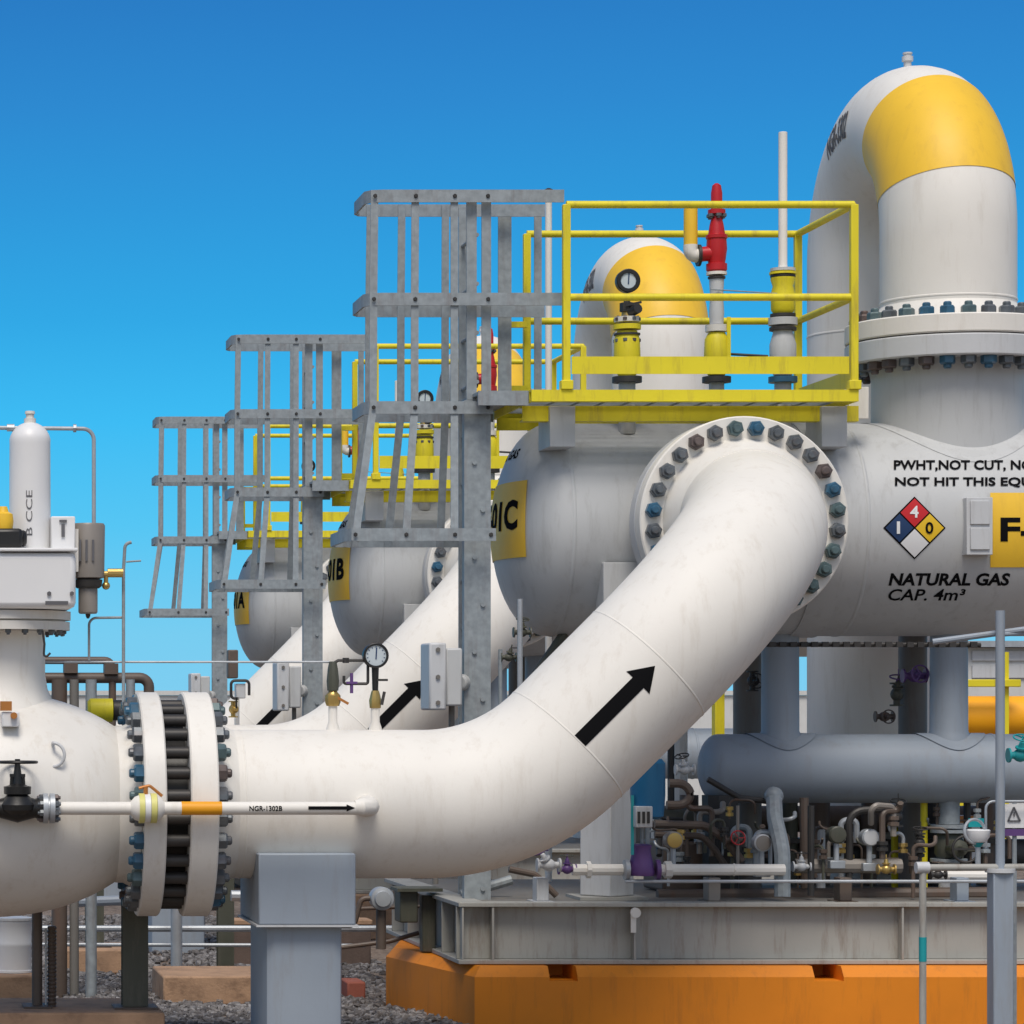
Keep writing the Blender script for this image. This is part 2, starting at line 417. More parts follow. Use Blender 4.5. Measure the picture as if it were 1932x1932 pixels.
# nameplate bracket right of the diamond
b = MB(); p0 = on_vessel(1816, 940, 0); p1 = on_vessel(1864, 1048, 0)
y0 = min(p0.y, p1.y) - .07
b.box(p0.x, p1.x, y0, y0 + .06, p1.z, p0.z); b.box(p0.x, p0.x + .012, y0 + .06, 18.5, p1.z, p0.z); b.box(p1.x - .012, p1.x, y0 + .06, 18.5, p1.z, p0.z)
b.box(p0.x + .02, p1.x - .02, y0 - .012, y0, (p0.z + p1.z) / 2 + .01, p0.z - .02); b.box(p0.x + .02, p1.x - .02, y0 - .012, y0, p1.z + .03, (p0.z + p1.z) / 2 - .01)
b.build("nameplate", LGREY, ves, bevel=.003)
b = MB(); p0 = on_vessel(1135, 1062, 0); p1 = on_vessel(1215, 1160, 0)
b.box(p0.x, p1.x, p0.y - .05, p0.y - .03, p1.z, p0.z); b.box(p0.x, p0.x + .02, p0.y - .03, 18.55, p1.z, p0.z)
b.build("nameplate", VGREY, ves, bevel=.003)
# orange name panels
HW = .325
def head_pt(a, z, off):        # azimuth a: pi/2 faces the camera, pi is the far left tip
    dz = (z - VZC) / VR; k = math.sqrt(max(0, 1 - dz * dz))
    y = VY - VR * k * math.sin(a); x = VX0 + HW * k * math.cos(a)
    n = Vector(((x - VX0) / HW ** 2, (y - VY) / VR ** 2, (z - VZC) / VR ** 2)).normalized()
    return Vector((x, y, z)) + n * off
def on_head(s, t, off=.006): return head_pt(3.02 - s * .66, VZC + .275 - t * .46, off)
patch(lambda s, t: on_head(-1.6 + 2.6 * s, 1 - t), 48, 12).build("name_panel", AMB, ves)
text("NATURAL GAS", "contents_lettering", INK, ves, lambda s, t: head_pt(4.25 - 1.5 * s, 3.365 + .062 * t, .0016), shear=.15, bold=.03)
patch(lambda s, t: on_vessel(1868 + s * 300, 1070 - t * 140), 10, 12).build("name_panel", AMB, ves)
# hazard diamond
DCU, DCV, DH = 1725, 996, 57
def dia(cu_, cv_, h):
    return lambda s, t: on_vessel(cu_ + (s - t) * h, cv_ - (s + t - 1) * h, .007)
dm = bpy.data.objects
base = patch(lambda s, t: on_vessel(DCU + (s - t) * (DH + 2), DCV - (s + t - 1) * (DH + 2), .003), 8, 8).build("hazard_diamond", INK, ves)
for mat, cu_, cv_ in ((SRED, 1725, 996 - 28.5), (NAVY, 1725 - 28.5, 996), (SYEL, 1725 + 28.5, 996), (SWHT, 1725, 996 + 28.5)):
    patch(dia(cu_, cv_, 26.5), 5, 5).build("diamond_field", mat, base)
def vtext(body, name, mat, parent, u0, v0, u1, v1, off=.0016, **kw):
    kw.setdefault('sub', 2)
    return text(body, name, mat, parent, lambda s, t: on_vessel(u0 + (u1 - u0) * s, v1 + (v0 - v1) * t, off), **kw)
vtext("4", "numeral", SWHT, base, 1716, 955, 1732, 977, .011, bold=.02)
vtext("1", "numeral", SWHT, base, 1691, 984, 1697, 1007, .011, bold=.02)
vtext("0", "numeral", INK, base, 1745, 985, 1760, 1007, .011, bold=.02)
vtext("PWHT,NOT CUT, NOT WELD", "warning_lettering", INK, ves, 1686, 869, 2048, 890, bold=.03, off=.0055)
vtext("NOT HIT THIS EQUIPMENT", "warning_lettering", INK, ves, 1688, 901, 2050, 920, bold=.03, off=.0055)
vtext("NATURAL GAS", "contents_lettering", INK, ves, 1676, 1081, 1906, 1105, shear=.2, bold=.035, off=.002)
vtext("CAP. 4m\u00b3", "contents_lettering", INK, ves, 1676, 1111, 1822, 1133, shear=.25, bold=.018, off=.002)

# --- inlet pipe
PY, PZ, PR = 16.8, 1.326, .402
inl = tthing("inlet_pipe", "thick white pipe with black arrow sloping up to the flange in the {} row", "pipe", (3.4, PY, 0), "white sloping inlet pipes")
C1 = Vector((3.386, PY, PZ)); C2 = Vector((NX, PY, NZ)); E2 = Vector((NX, 18.0, NZ))
path = fillet([(1.85, PY, PZ), C1, C2, E2], [1.1, 1.2], 26)
MB().tube(path, PR, 80).build("pipe_run", WHITE, inl)
D45 = Vector((1, 0, 1)).normalized()
for c, ax in ((C1 + D45 * .456, D45), (C2 - D45 * 1.2, D45), ((1.93, PY, PZ), X3), ((NX, 17.93, NZ), Y3)):
    MB().lathe(c, ax, [(-.008, PR - .002), (-.003, PR + .002), (.003, PR + .002), (.008, PR - .002)], 80).build("weld_seam", WHITE, inl)
f2 = MB().lathe((NX, 0, NZ), Y3, [(18.09, .3), (18.09, .598), (18.082, .606), (17.968, .606), (17.96, .598), (17.96, .475), (17.94, .465), (17.80, .405), (17.78, .40)], 80).build("flange", WHITE, inl)
add_nuts(f2, (NX, 17.96, NZ), -Y3, .535, 28)
UPN = Vector((-1, 0, 1)).normalized()
def on_pipe(sv, tv, off=.003):
    a = tv / PR
    return C1 + D45 * sv - Y3 * (PR + off) * math.cos(a) + UPN * (PR + off) * math.sin(a)
AS0, AS1, AT = .46, 1.02, .03
b = MB()
def quadstrip(s0, s1, w0, w1, n):
    vs = []; fs = []
    for i in range(n + 1):
        s_ = s0 + (s1 - s0) * i / n; ww = w0 + (w1 - w0) * i / n
        for j in range(5): vs.append(on_pipe(s_, AT + ww * (j / 2 - 1)))
    for i in range(n):
        for j in range(4): fs.append((i * 5 + j, i * 5 + j + 1, (i + 1) * 5 + j + 1, (i + 1) * 5 + j))
    b._add(vs, fs)
quadstrip(AS0, AS1 - .125, .04, .04, 6); quadstrip(AS1 - .125, AS1, .085, .0005, 8)
b.build("flow_arrow", INK, inl)

# --- outlet pipe
out = tthing("outlet_pipe", "tall white U-bend pipe with yellow crown rising above the {} row vessel", "pipe", (OX, 19.75, 0), "white U-bend outlet pipes")
ZS, RA = 4.77, .75; AC = Vector((OX, 19.75, ZS))
def arch(th): return AC + Vector((0, -RA * math.cos(th), RA * math.sin(th)))
pth = [(OX, 19.0, 4.12)] + [arch(math.pi * i / 40) for i in range(41)] + [(OX, 20.5, 0)]
MB().tube(pth, .40, 80).build("pipe_run", WHITE, out)
MB().tube([arch(rad(17 + 43 * i / 24)) for i in range(25)], .4035, 80, cap=False).build("yellow_band", AMB, out)
uf = MB().lathe((OX, VY, 0), Z3, [(4.086, .3), (4.086, .598), (4.094, .606), (4.192, .606), (4.20, .598), (4.20, .475), (4.22, .465), (4.30, .405), (4.31, .40)], 80).build("flange", WHITE, out)
add_nuts(uf, (OX, VY, 4.20), Z3, .535, 28)
for y, z in ((19.0, 4.335), (20.5, 4.31)): MB().lathe((OX, y, z), Z3, [(-.010, .398), (-.004, .4035), (.004, .4035), (.010, .398)], 80).build("weld_seam", WHITE, out)
b = MB(); b.cyl((OX, 19.75, 5.87), (OX, 19.75, 6.0), .024, 16); b.lathe((OX, 19.75, 5.97), Z3, [(0, .035), (.03, .035), (.03, .025), (.045, .025), (.045, .03), (.055, .03)], 16); b.build("vent_nipple", LGREY, out)
def on_arch(th, ph, off=.004):
    th, ph = rad(th), rad(ph); rr = Vector((0, -math.cos(th), math.sin(th)))
    return arch(th) + (.4 + off) * (math.cos(ph) * rr - X3 * math.sin(ph))
text("NGR-3302", "line_number", GINK, out, lambda s, t: on_arch(118 - 30 * s, 96 - 26 * t), bold=.03, sub=2)

# --- platform
PF, PB_, PZF = 18.1, 19.25, 3.707
PX0, PX1 = 3.79, 5.70
plat = tthing("access_platform", "yellow railed access platform over the vessel in the {} row", "platform", (4.75, 18.7, PZF), "yellow access platforms")
b = MB(); b.box(PX0, PX1, PF, PF + .012, PZF - .068, PZF); b.box(PX0, PX1, PF + .012, PF + .06, PZF - .068, PZF - .058); b.box(PX0, PX1, PF + .012, PF + .06, PZF - .010, PZF)
b.build("edge_beam", YEL, plat)
b = MB(); b.box(PX1 - .012, PX1, PF + .062, PB_, PZF - .068, PZF); b.box(PX0, PX0 + .012, PF + .062, PB_, PZF - .068, PZF); b.box(PX0 + .014, PX1 - .014, PB_ - .012, PB_, PZF - .068, PZF)
b.build("edge_beam", YEL, plat)
b = MB()
for k in range(26): y = PF + .07 + k * .0415; b.box(PX0 + .015, PX1 - .015, y, y + .006, PZF - .032, PZF - .003)
for k in range(13): x = PX0 + .05 + k * .15; b.box(x, x + .005, PF + .065, PB_ - .02, PZF - .045, PZF - .034)
b.build("grating", GALV, plat)
b = MB(); b.box(3.786, 5.775, 18.34, 18.35, 3.545, 3.636); b.box(3.786, 5.775, 18.351, 18.42, 3.627, 3.636); b.box(3.786, 5.775, 18.351, 18.42, 3.545, 3.554)
b.box(3.786, 5.775, 19.10, 19.11, 3.56, 3.636)
b.build("support_beam", YEL, plat)
for x in (3.94, 5.545):
    MB().box(x, x + .15, 18.30, 18.62, 3.39, 3.63).build("bracket", VGREY, plat, bevel=.004)
MB().box(5.75, 5.87, 18.45, 18.47, 3.57, 3.76).build("end_plate", WHITE, plat, bevel=.003)
PXs = (3.997, 5.678)
for x in PXs:
    for y in (PF + .02, PB_ - .02):
        b = MB(); b.box(x - .022, x + .022, y - .022, y + .022, PZF + .002, 4.79); b.box(x - .035, x + .035, y - .034, y + .034, PZF + .001, PZF + .055)
        b.build("post", YEL, plat, bevel=.004)
for z in (4.79, 4.249):
    MB().tube([(PXs[0], PF + .02, z), (PXs[1], PF + .02, z), ], .022, 12).build("rail", YEL, plat)
    MB().tube([(PXs[0], PB_ - .02, z), (PXs[1], PB_ - .02, z)], .022, 12).build("rail", YEL, plat)
    MB().tube([(PXs[1], PF + .04, z), (PXs[1], PB_ - .04, z)], .022, 12).build("rail", YEL, plat)
MB().box(PXs[0] + .03, PXs[1] - .03, PF + .012, PF + .018, 3.80, 3.902).build("toe_board", YEL, plat)
MB().box(PXs[1] - .003, PXs[1] + .003, PF + .05, PB_ - .05, 3.73, 3.83).build("toe_board", YEL, plat)
b = MB(); x = UX(953, 19.15); b.box(x, x + .03, 19.13, 19.17, 3.74, 4.235); b.box(x, 3.98, 19.14, 19.16, 3.80, 3.84); b.box(x, 3.98, 19.13, 19.17, 4.20, 4.235)
b.build("side_gate", YEL, plat)
b = MB(); b.box(3.49, 3.785, 18.181, 19.199, PZF - .022, PZF - .004)
b.box(3.49, 3.785, 18.16, 18.18, PZF - .085, PZF); b.box(3.49, 3.785, 19.2, 19.22, PZF - .085, PZF)
b.build("landing", GALV, plat)

# --- caged ladder
lad = tthing("caged_ladder", "galvanised caged ladder standing at the left end of the {} row platform", "ladder", (3.52, 18.55, 0), "galvanised caged ladders")
b = MB(); b.box(3.441, 3.598, 18.335, 18.345, 0, 3.67); b.box(3.441, 3.450, 18.346, 18.40, 0, 3.67); b.box(3.589, 3.598, 18.346, 18.40, 0, 3.67)
for k in range(11): b.cyl((3.50 + (k % 2) * .05, 18.334, .5 + k * .28), (3.50 + (k % 2) * .05, 18.322, .5 + k * .28), .014, 8)
b.build("stringer", GALV, lad)
for xa, xb in ((3.455, 3.515), (3.545, 3.60)): MB().box(xa, xb, 18.335, 18.35, 3.672, 4.885).build("stringer", GALV, lad)
MB().box(3.495, 3.545, 18.80, 18.815, 0, 4.885).build("stringer", GALV, lad)
MB().box(3.755, 3.835, 18.90, 18.915, 3.70, 4.885).build("walk_through_post", GALV, lad)
MB().box(3.985, 4.03, 18.95, 18.962, 3.72, 4.885).build("walk_through_post", GALV, lad)
for k in range(16):
    z = .3 + k * .29; MB().cyl((3.52, 18.346, z), (3.52, 18.80, z), .012, 8).build("rung", GALV, lad)
CYm = 18.55
CAGE = ((4.868, 0, 1), (4.259, .008, 1), (3.62, .010, 0), (2.866, .13, 0))
def hoop_path(z, gr, ex):
    xl, hy = 2.858 - gr, .265 + gr * .7; c_ = .05
    e0, e1 = (4.02, 4.02) if ex else (3.60, 3.55)
    return [(e0, CYm - hy, z), (xl + c_ * 2, CYm - hy, z), (xl + c_ * .6, CYm - hy + c_ * .3, z), (xl, CYm - hy + c_ * 1.4, z),
            (xl, CYm + hy - c_ * 1.4, z), (xl + c_ * .6, CYm + hy - c_ * .3, z), (xl + c_ * 2, CYm + hy, z), (e1, CYm + hy, z)]
for z, gr, ex in CAGE:
    hp_ = MB().strap(hoop_path(z, gr, ex), .074, .012).build("cage_hoop", GALV, lad)
    for x_, f_ in ((2.905, 1.0), (3.145, .55), (3.375, .12), (3.57, 0)):
        y_ = CYm - .265 - gr * .7; MB().lathe((x_ - gr * f_, y_ - .006, z), -Y3, [(0, .013), (.006, .013), (.009, .010)], 6).build("bolt", DARK, hp_)
for side in (-1, 1):
    for x, fx in (((2.905, 1.0), (3.145, .55), (3.375, .12)) if side < 0 else ((2.96, 1.0), (3.15, .55), (3.415, .12))):
        b = MB(); p = [(x - gr * fx, CYm + side * (.265 + gr * .7 - .012), z) for z, gr, ex in CAGE]
        p[0] = (p[0][0], p[0][1], 4.90); p[3] = (p[3][0], p[3][1], 2.83)
        for i_ in range(3): b.bar(p[i_], p[i_ + 1], .044, .010, X3)
        b.build("cage_bar", GALV, lad)
# --- junction box on the ladder column
jb = tthing("junction_box", "grey junction box bolted to the ladder column of the {} row", "junction box", (3.29, 18.3, 1.836), "grey boxes on the ladder columns")
b = MB(); b.box(3.20, 3.30, 18.14, 18.44, 1.836, 2.231); b.build("cover", LGREY, jb, bevel=.012)
b = MB(); b.box(3.302, 3.40, 18.17, 18.42, 1.86, 2.20); b.cyl((3.402, 18.3, 2.0), (3.44, 18.36, 2.0), .05, 16); b.build("casing", VGREY, jb, bevel=.012)
for z in (1.88, 2.03, 2.19): MB().cyl((3.25, 18.139, z), (3.25, 18.128, z), .014, 6).build("bolt", DGREY, jb)
b = MB(); b.tube(fillet([(3.36, 18.3, 1.86), (3.36, 18.3, 1.70), (3.30, 18.5, 1.55), (3.30, 18.5, .8)], [.06, .06], 6), .018, 10); b.build("conduit", DGREY, jb)

# --- drain drum below the vessel
DRY, DRZ, DRR = 19.0, 1.479, .211
drm = tthing("drain_drum", "blue-grey drum hanging under the {} row vessel on two necks", "drum", (5.9, DRY, 1.28), "blue-grey drain drums")
h2 = [(-.115 * math.cos(a), DRR * math.sin(a)) for a in [math.pi / 2 * i / 12 for i in range(13)]]
MB().lathe((0, DRY, DRZ), X3, [(5.12 + t, r) for t, r in h2] + [(7.4, DRR)] + [(7.4 - t, r) for t, r in reversed(h2)], 72).build("shell", BGREY, drm)
for x in (5.502, 6.535):
    n_ = MB().lathe((x, DRY, 0), Z3, [(DRZ + .13, .135), (DRZ + .205, .125), (DRZ + .23, .113), (2.50, .111)], 48).build("neck", BGREY, drm)
    p_ = []
    for k in range(49):
        a = 2 * math.pi * k / 48
        for rr in (.11, .185):
            dx, dy = rr * 1.15 * math.cos(a), rr * math.sin(a)
            p_.append((x + dx, DRY + dy, DRZ + math.sqrt(max(1e-4, (DRR + .007) ** 2 - dy * dy))))
    pb = MB(); pb._add(p_, [(2 * k, 2 * k + 1, 2 * k + 3, 2 * k + 2) for k in range(48)]); pb.build("reinforcing_pad", BGREY, n_)
MB().lathe((0, DRY, DRZ), X3, [(6.78, DRR), (6.785, DRR + .004), (6.795, DRR + .004), (6.80, DRR)], 72).build("weld_seam", BGREY, drm)

# --- skid frame
skd = tthing("skid_frame", "grey welded I-beam skid frame under the {} row vessel", "frame", (5.7, 19.2, .37), "grey skid frames")
SX0, SX1 = 3.333, 8.2
b = MB()
b.box(SX0, SX1, 17.93, 18.10, .697, .722); b.box(SX0, SX1, 18.008, 18.020, .392, .696); b.box(SX0, SX1, 17.93, 18.10, .366, .391)
b.build("front_beam", SGREY, skd, bevel=.003)
for x in (3.527, UX(1195, 17.95), UX(1700, 17.95), 7.4):
    MB().box(x, x + .012, 17.935, 18.007, .392, .696).build("stiffener", SGREY, skd)
MB().box(SX0 + .02, SX0 + .03, 17.935, 18.007, .392, .696).build("stiffener", SGREY, skd)
b = MB()
b.box(SX0, SX0 + .17, 18.102, 20.6, .697, .722); b.box(SX0 + .08, SX0 + .09, 18.102, 20.6, .392, .696); b.box(SX0, SX0 + .17, 18.102, 20.6, .366, .391)
for y in (18.5, 19.1, 19.7, 20.3): b.box(SX0 + .004, SX0 + .079, y, y + .012, .392, .696)
b.build("side_beam", SGREY, skd, bevel=.003)
b = MB(); b.box(SX0 + .18, SX1, 18.105, 20.6, .70, .715); b.build("deck", DGREY, skd)
# lifting eye plate and drip marks
b = MB(); b.cyl((UX(1200, 17.9), 17.925, VZ(1722, 17.92)), (UX(1200, 17.9), 17.905, VZ(1722, 17.92)), .03, 16); b.box(UX(1190, 17.92), UX(1200, 17.92), 17.915, 17.928, .55, .66); b.build("lifting_lug", CREAM, skd)

# --- orange plinth
plb = MB()
poly = [(3.40, 17.80), (9.0, 17.80), (9.0, 21.4), (3.62, 21.4), (3.135, 19.3), (3.31, 18.32)]
plb.prism(poly, 0, .28)
x1, x2, x3, x4 = UX(1037, 17.8), UX(1090, 17.8), UX(1537, 17.8), UX(1592, 17.8)
lo = [(3.40, 17.80), (x1, 17.80), (x1, 18.2), (x2, 18.2), (x2, 17.80), (x3, 17.80), (x3, 18.2), (x4, 18.2), (x4, 17.80), (9.0, 17.80), (9.0, 21.4), (3.62, 21.4), (3.135, 19.3), (3.31, 18.32)]
up = [(3.44, 17.853), (x1, 17.853), (x1, 18.2), (x2, 18.2), (x2, 17.853), (x3, 17.853), (x3, 18.2), (x4, 18.2), (x4, 17.853), (9.0, 17.853), (9.0, 21.4), (3.67, 21.4), (3.19, 19.31), (3.36, 18.33)]
nl = len(lo)
plb._add([(x, y, .28) for x, y in lo] + [(x, y, .303) for x, y in lo] + [(x, y, .362) for x, y in up],
         [(r_ * nl + i, r_ * nl + (i + 1) % nl, (r_ + 1) * nl + (i + 1) % nl, (r_ + 1) * nl + i) for r_ in (0, 1) for i in range(nl)] + [tuple(range(2 * nl, 3 * nl))])
pl = plb.build("orange_plinth", ORA, None, sharp=30)
tag(pl, "long orange painted concrete plinth with square slots in its top edge", "plinth")
cpl = MB().box(3.75, 9.0, 24.85, 27.7, 0, .364).build("concrete_plinth", CONC, None, bevel=.012)
tag(cpl, "brown concrete plinth carrying the middle row skid", "plinth", "concrete plinths behind")
c2 = cpl.copy(); COL.objects.link(c2); c2.location.y += 7; c2["label"] = "brown concrete plinth carrying the rear row skid"

# --- pipe support
sup = tthing("pipe_support", "blue-grey box saddle on square column under the {} row pipe", "pipe support", (2.24, 16.8, 0), "blue-grey pipe supports")
MB().box(1.988, 2.501, 16.38, 17.22, .700, 1.077).build("saddle_box", BGREY, sup, bevel=.008)
b = MB(); b.prism([(2.03 + .415 * x, 16.44 + .72 * y) for x, y in ((.12, 0), (.88, 0), (.97, .03), (1, .1), (1, .9), (.88, 1), (.12, 1), (0, .9), (0, .1), (.03, .03))], 0, .688)
b.build("column", BGREY, sup, bevel=.006)
MB().box(1.975, 2.515, 16.37, 17.23, .689, .6995).build("cap_plate", LGREY, sup)

# --- small fittings on the vessel top
TY = 18.70
def stack(root, X, Y, items):
    """items: (part name, material, [(z, r)...], segments)"""
    for nm, mt, pr, n in items: MB().lathe((X, Y, 0), Z3, pr, n).build(nm, mt, root)
def ring(z, r, h): return [(z, r * .5), (z, r), (z + h, r), (z + h, r * .5)]
def tz(v, Y=TY): return VZ(v, Y)
gv = tthing("gauge_valve", "yellow valve with black dial gauge on the platform of the {} row", "valve", (UX(1183, TY), TY, 3.56), "gauge valves on the vessels")
gx = UX(1183, TY)
stack(gv, gx, TY, [("nozzle", VGREY, [(3.5, .05), (tz(720), .05)], 20), ("flange", DARK, ring(tz(722), .088, .035), 24),
    ("body", YEL, [(tz(710), .05), (tz(695), .075), (tz(675), .08), (tz(640), .076), (tz(625), .06)], 20),
    ("flange", YEL, ring(tz(622), .082, .03), 24), ("flange", CREAM, ring(tz(608), .075, .03), 24),
    ("bonnet_flange", DARK, ring(tz(633), .078, .012), 24), ("neck", BRASS, [(tz(598), .035), (tz(585), .03), (tz(578), .02)], 14), ("block", DARK, [(tz(588), .045), (tz(572), .045), (tz(570), .02), (tz(555), .015)], 8)])
ngs = add_nuts
def dial(root, c, r, n=32, f=1.0):
    cs = MB().lathe(c, -Y3, [(-.045, r * .55), (-.045, r * .98), (.0, r), (.008, r), (.012, r * .93), (.012, r * .84 * f), (.002, r * .82 * f)], n).build("dial_case", BLK, root)
    MB().lathe(Vector(c) - Y3 * .003, -Y3, [(0, r * .80), (.001, r * .80)], n).build("dial_face", GLASS, cs)
    b = MB(); b.bar(Vector(c) + Vector((0, -.006, -.3 * r)), Vector(c) + Vector((r * .05, -.006, .62 * r)), .10 * r, .001, X3)
    for k in range(11):
        a = rad(-40 + 26 * k); d = Vector((math.cos(a), 0, math.sin(a))); b.bar(Vector(c) + d * r * .62 - Y3 * .006, Vector(c) + d * r * .74 - Y3 * .006, .05 * r, .001, Y3.cross(d))
    b.build("needle", NAVY, cs)
dial(gv, (gx, TY - .03, tz(531)), .072, f=.78)
b = MB(); b.bar((gx - .02, TY - .05, tz(578)), (gx + .075, TY - .05, tz(572)), .014, .008, Z3); b.cyl((gx + .02, TY - .02, tz(590)), (gx + .045, TY - .09, tz(585)), .03, 12); b.build("lever", DARK, gv)

rv = tthing("relief_valve", "red spring relief valve on yellow body on the platform of the {} row", "valve", (UX(1352, TY), TY, 3.56), "red relief valves")
rx = UX(1352, TY)
for z_ in (tz(606), tz(640)): add_nuts(gv.children[1], (gx, TY, z_), Z3 if z_ > tz(620) else -Z3, .064, 8, NUTS_S)
stack(rv, rx, TY, [("nozzle", VGREY, [(3.5, .045), (tz(720), .045)], 20), ("flange", DARK, ring(tz(722), .085, .035), 24),
    ("body", YEL, [(tz(708), .05), (tz(695), .072), (tz(668), .075), (tz(640), .07), (tz(628), .05)], 18),
    ("flange", CREAM, ring(tz(626), .066, .04), 24), ("spool", LGREY, [(tz(612), .04), (tz(590), .045), (tz(560), .038), (tz(535), .043), (tz(527), .043)], 20),
    ("flange", DARK, ring(tz(526), .052, .012), 20), ("flange", WHITE, ring(tz(519), .06, .018), 24),
    ("valve_body", RED, [(tz(513), .05), (tz(510), .062), (tz(498), .062), (tz(497), .05), (tz(487), .055), (tz(470), .062), (tz(452), .058), (tz(450), .064), (tz(444), .064), (tz(442), .05)], 24),
    ("bonnet", RED, [(tz(442), .05), (tz(425), .042), (tz(412), .032), (tz(405), .030), (tz(404), .052), (tz(396), .052), (tz(395), .032)], 20),
    ("cap", RED, [(tz(395), .034), (tz(365), .034), (tz(350), .026), (tz(346), .01)], 16)])
add_nuts(rv.children[-2], (rx, TY, tz(404)), -Z3, .043, 6, NUTS_S)
b = MB(); b.tube([(rx - .03, TY, tz(478)), (rx - .10, TY, tz(480))], .045, 18); b.build("outlet", RED, rv)
b = MB(); b.lathe((rx - .10, TY, tz(482)), -X3, ring(0, .066, .016), 24); b.build("outlet_flange", DARK, rv)
b = MB(); b.tube(fillet([(rx - .117, TY, tz(482)), (UX(1303, TY), TY, tz(482)), (UX(1303, TY), TY, tz(462))], .035, 8), .043, 18); b.build("elbow", WHITE, rv)
MB().cyl((UX(1303, TY), TY, tz(464)), (UX(1303, TY), TY, tz(394)), .041, 20).build("vent_pipe", AMB, rv)
b = MB(); b.bar((rx + .06, TY - .05, tz(600)), (rx + .06, TY - .05, tz(690)), .022, .01, X3); b.build("lever", YEL, rv)
b = MB(); b.tube([(rx - .05, TY - .05, tz(548)), (rx + .55, TY - .05, tz(560))], .004, 6); b.build("tubing", GALV, rv)

vv = tthing("vent_valve", "yellow and grey vent valve with tall white pole in the {} row", "valve", (UX(1477, TY), TY, 3.56), "vent valves with white poles")
vx = UX(1477, TY)
stack(vv, vx, TY, [("nozzle", VGREY, [(3.5, .05), (tz(720), .05)], 20), ("flange", NUTM[1], ring(tz(722), .085, .035), 24),
    ("lower_body", LGREY, [(tz(708), .055), (tz(690), .078), (tz(650), .078), (tz(630), .06), (tz(618), .055)], 20),
    ("flange", DARK, ring(tz(624), .08, .02), 24), ("flange", LGREY, ring(tz(614), .085, .045), 24), ("flange", DARK, ring(tz(598), .075, .018), 24),
    ("upper_body", YEL, [(tz(592), .055), (tz(585), .07), (tz(555), .072), (tz(540), .06), (tz(528), .072), (tz(524), .072)], 20),
    ("flange", DARK, ring(tz(523), .074, .012), 24), ("flange", YEL, ring(tz(518), .08, .014), 24), ("flange", LGREY, ring(tz(512), .074, .018), 24),
    ("vent_pole", WHITE, [(tz(506), .03), (tz(500), .026), (tz(250), .026), (tz(249), .02)], 16)])
b = MB(); b.tube([(rx + .08, TY, tz(668)), (vx - .09, TY, tz(672))], .008, 8); b.build("tubing", DARK, vv)

# --- gauge and sampling valve on the inlet pipe
gg = tthing("pressure_gauge", "black rimmed pressure gauge on a stem on the {} row pipe", "gauge", (UX(708, PY), PY, PZ + PR), None)
g_x = UX(708, PY); pz = lambda v: VZ(v, PY)
stack(gg, g_x, PY, [("riser", WHITE, [(PZ + PR - .02, .04), (pz(1372), .034), (pz(1362), .024), (pz(1335), .024)], 16),
    ("fitting", BRASS, [(pz(1336), .03), (pz(1322), .034), (pz(1310), .026), (pz(1303), .02)], 8), ("stem", BLK, [(pz(1305), .016), (pz(1258), .02)], 14)])
dial(gg, (g_x, PY - .02, pz(1237)), .069)
b = MB(); b.bar((g_x + .005, PY - .02, pz(1283)), (g_x + .065, PY - .02, pz(1283)), .012, .006, Z3); b.bar((g_x + .03, PY - .03, pz(1330)), (g_x + .045, PY - .03, pz(1305)), .016, .006, X3); b.build("lever", DARK, gg)
sv = tthing("sampling_valve", "small brass sampling valve with tubing on the {} row pipe", "valve", (UX(628, PY), PY, PZ + PR), None)
s_x = UX(628, PY)
stack(sv, s_x, PY, [("riser", WHITE, [(PZ + PR - .02, .04), (pz(1372), .034), (pz(1362), .024), (pz(1330), .024)], 16),
    ("body", BRASS, [(pz(1332), .034), (pz(1325), .042), (pz(1312), .042), (pz(1306), .025), (pz(1300), .022)], 8),
    ("manifold", GRN, [(pz(1303), .03), (pz(1285), .034), (pz(1262), .028), (pz(1248), .02)], 10)])
b = MB(); b.bar((s_x + .02, PY - .03, pz(1316)), (s_x + .08, PY - .03, pz(1328)), .014, .006, Z3); b.build("lever", COPR, sv)
b = MB(); b.tube(fillet([(s_x, PY, pz(1252)), (s_x + .03, PY, pz(1246)), (s_x + .19, PY, pz(1246)), (s_x + .19, PY, pz(1290)), (s_x + .06, PY, pz(1290)), (s_x + .06, PY, pz(1275))], .012, 4), .008, 8)
b.cyl((s_x + .07, PY, pz(1246) - .014), (s_x + .07, PY, pz(1246) + .014), .018, 8); b.build("tubing", DARK, sv)
b = MB(); b.cyl((s_x + .10, PY - .01, pz(1270)), (s_x + .10, PY - .01, pz(1308)), .009, 8); b.bar((s_x + .07, PY - .02, pz(1288)), (s_x + .13, PY - .02, pz(1288)), .012, .008, Z3); b.build("tee_handle", PURP, sv)

# --- copies: middle and rear rows
NAMES = ("front", "middle", "rear")
def panel_text(root, letter, org):
    text("F-01" + letter, "name_lettering", INK, root, lambda s, t: on_head(-.85 + 1.63 * s, .64 - .40 * t, .0085), bold=.04, sub=4, org=org)
    text("F-01" + letter, "name_lettering", INK, root, lambda s, t: on_vessel(1887 + 215 * s, 1022 - 46 * t, .0065), bold=.03, sub=3, org=org)
rows = []
V0 = ves.location.copy()
for k in (1, 2):
    for o, lab in TRAIN:
        if o in (gg, sv): continue
        c = copy_tree(o); c.location = o.location + Vector((0, 7.0 * k, 0)); c["label"] = lab.format(NAMES[k])
        if o is ves: panel_text(c, "BA"[k - 1], V0)
for o, lab in TRAIN: o["label"] = lab.format("front")
panel_text(ves, "C", V0)
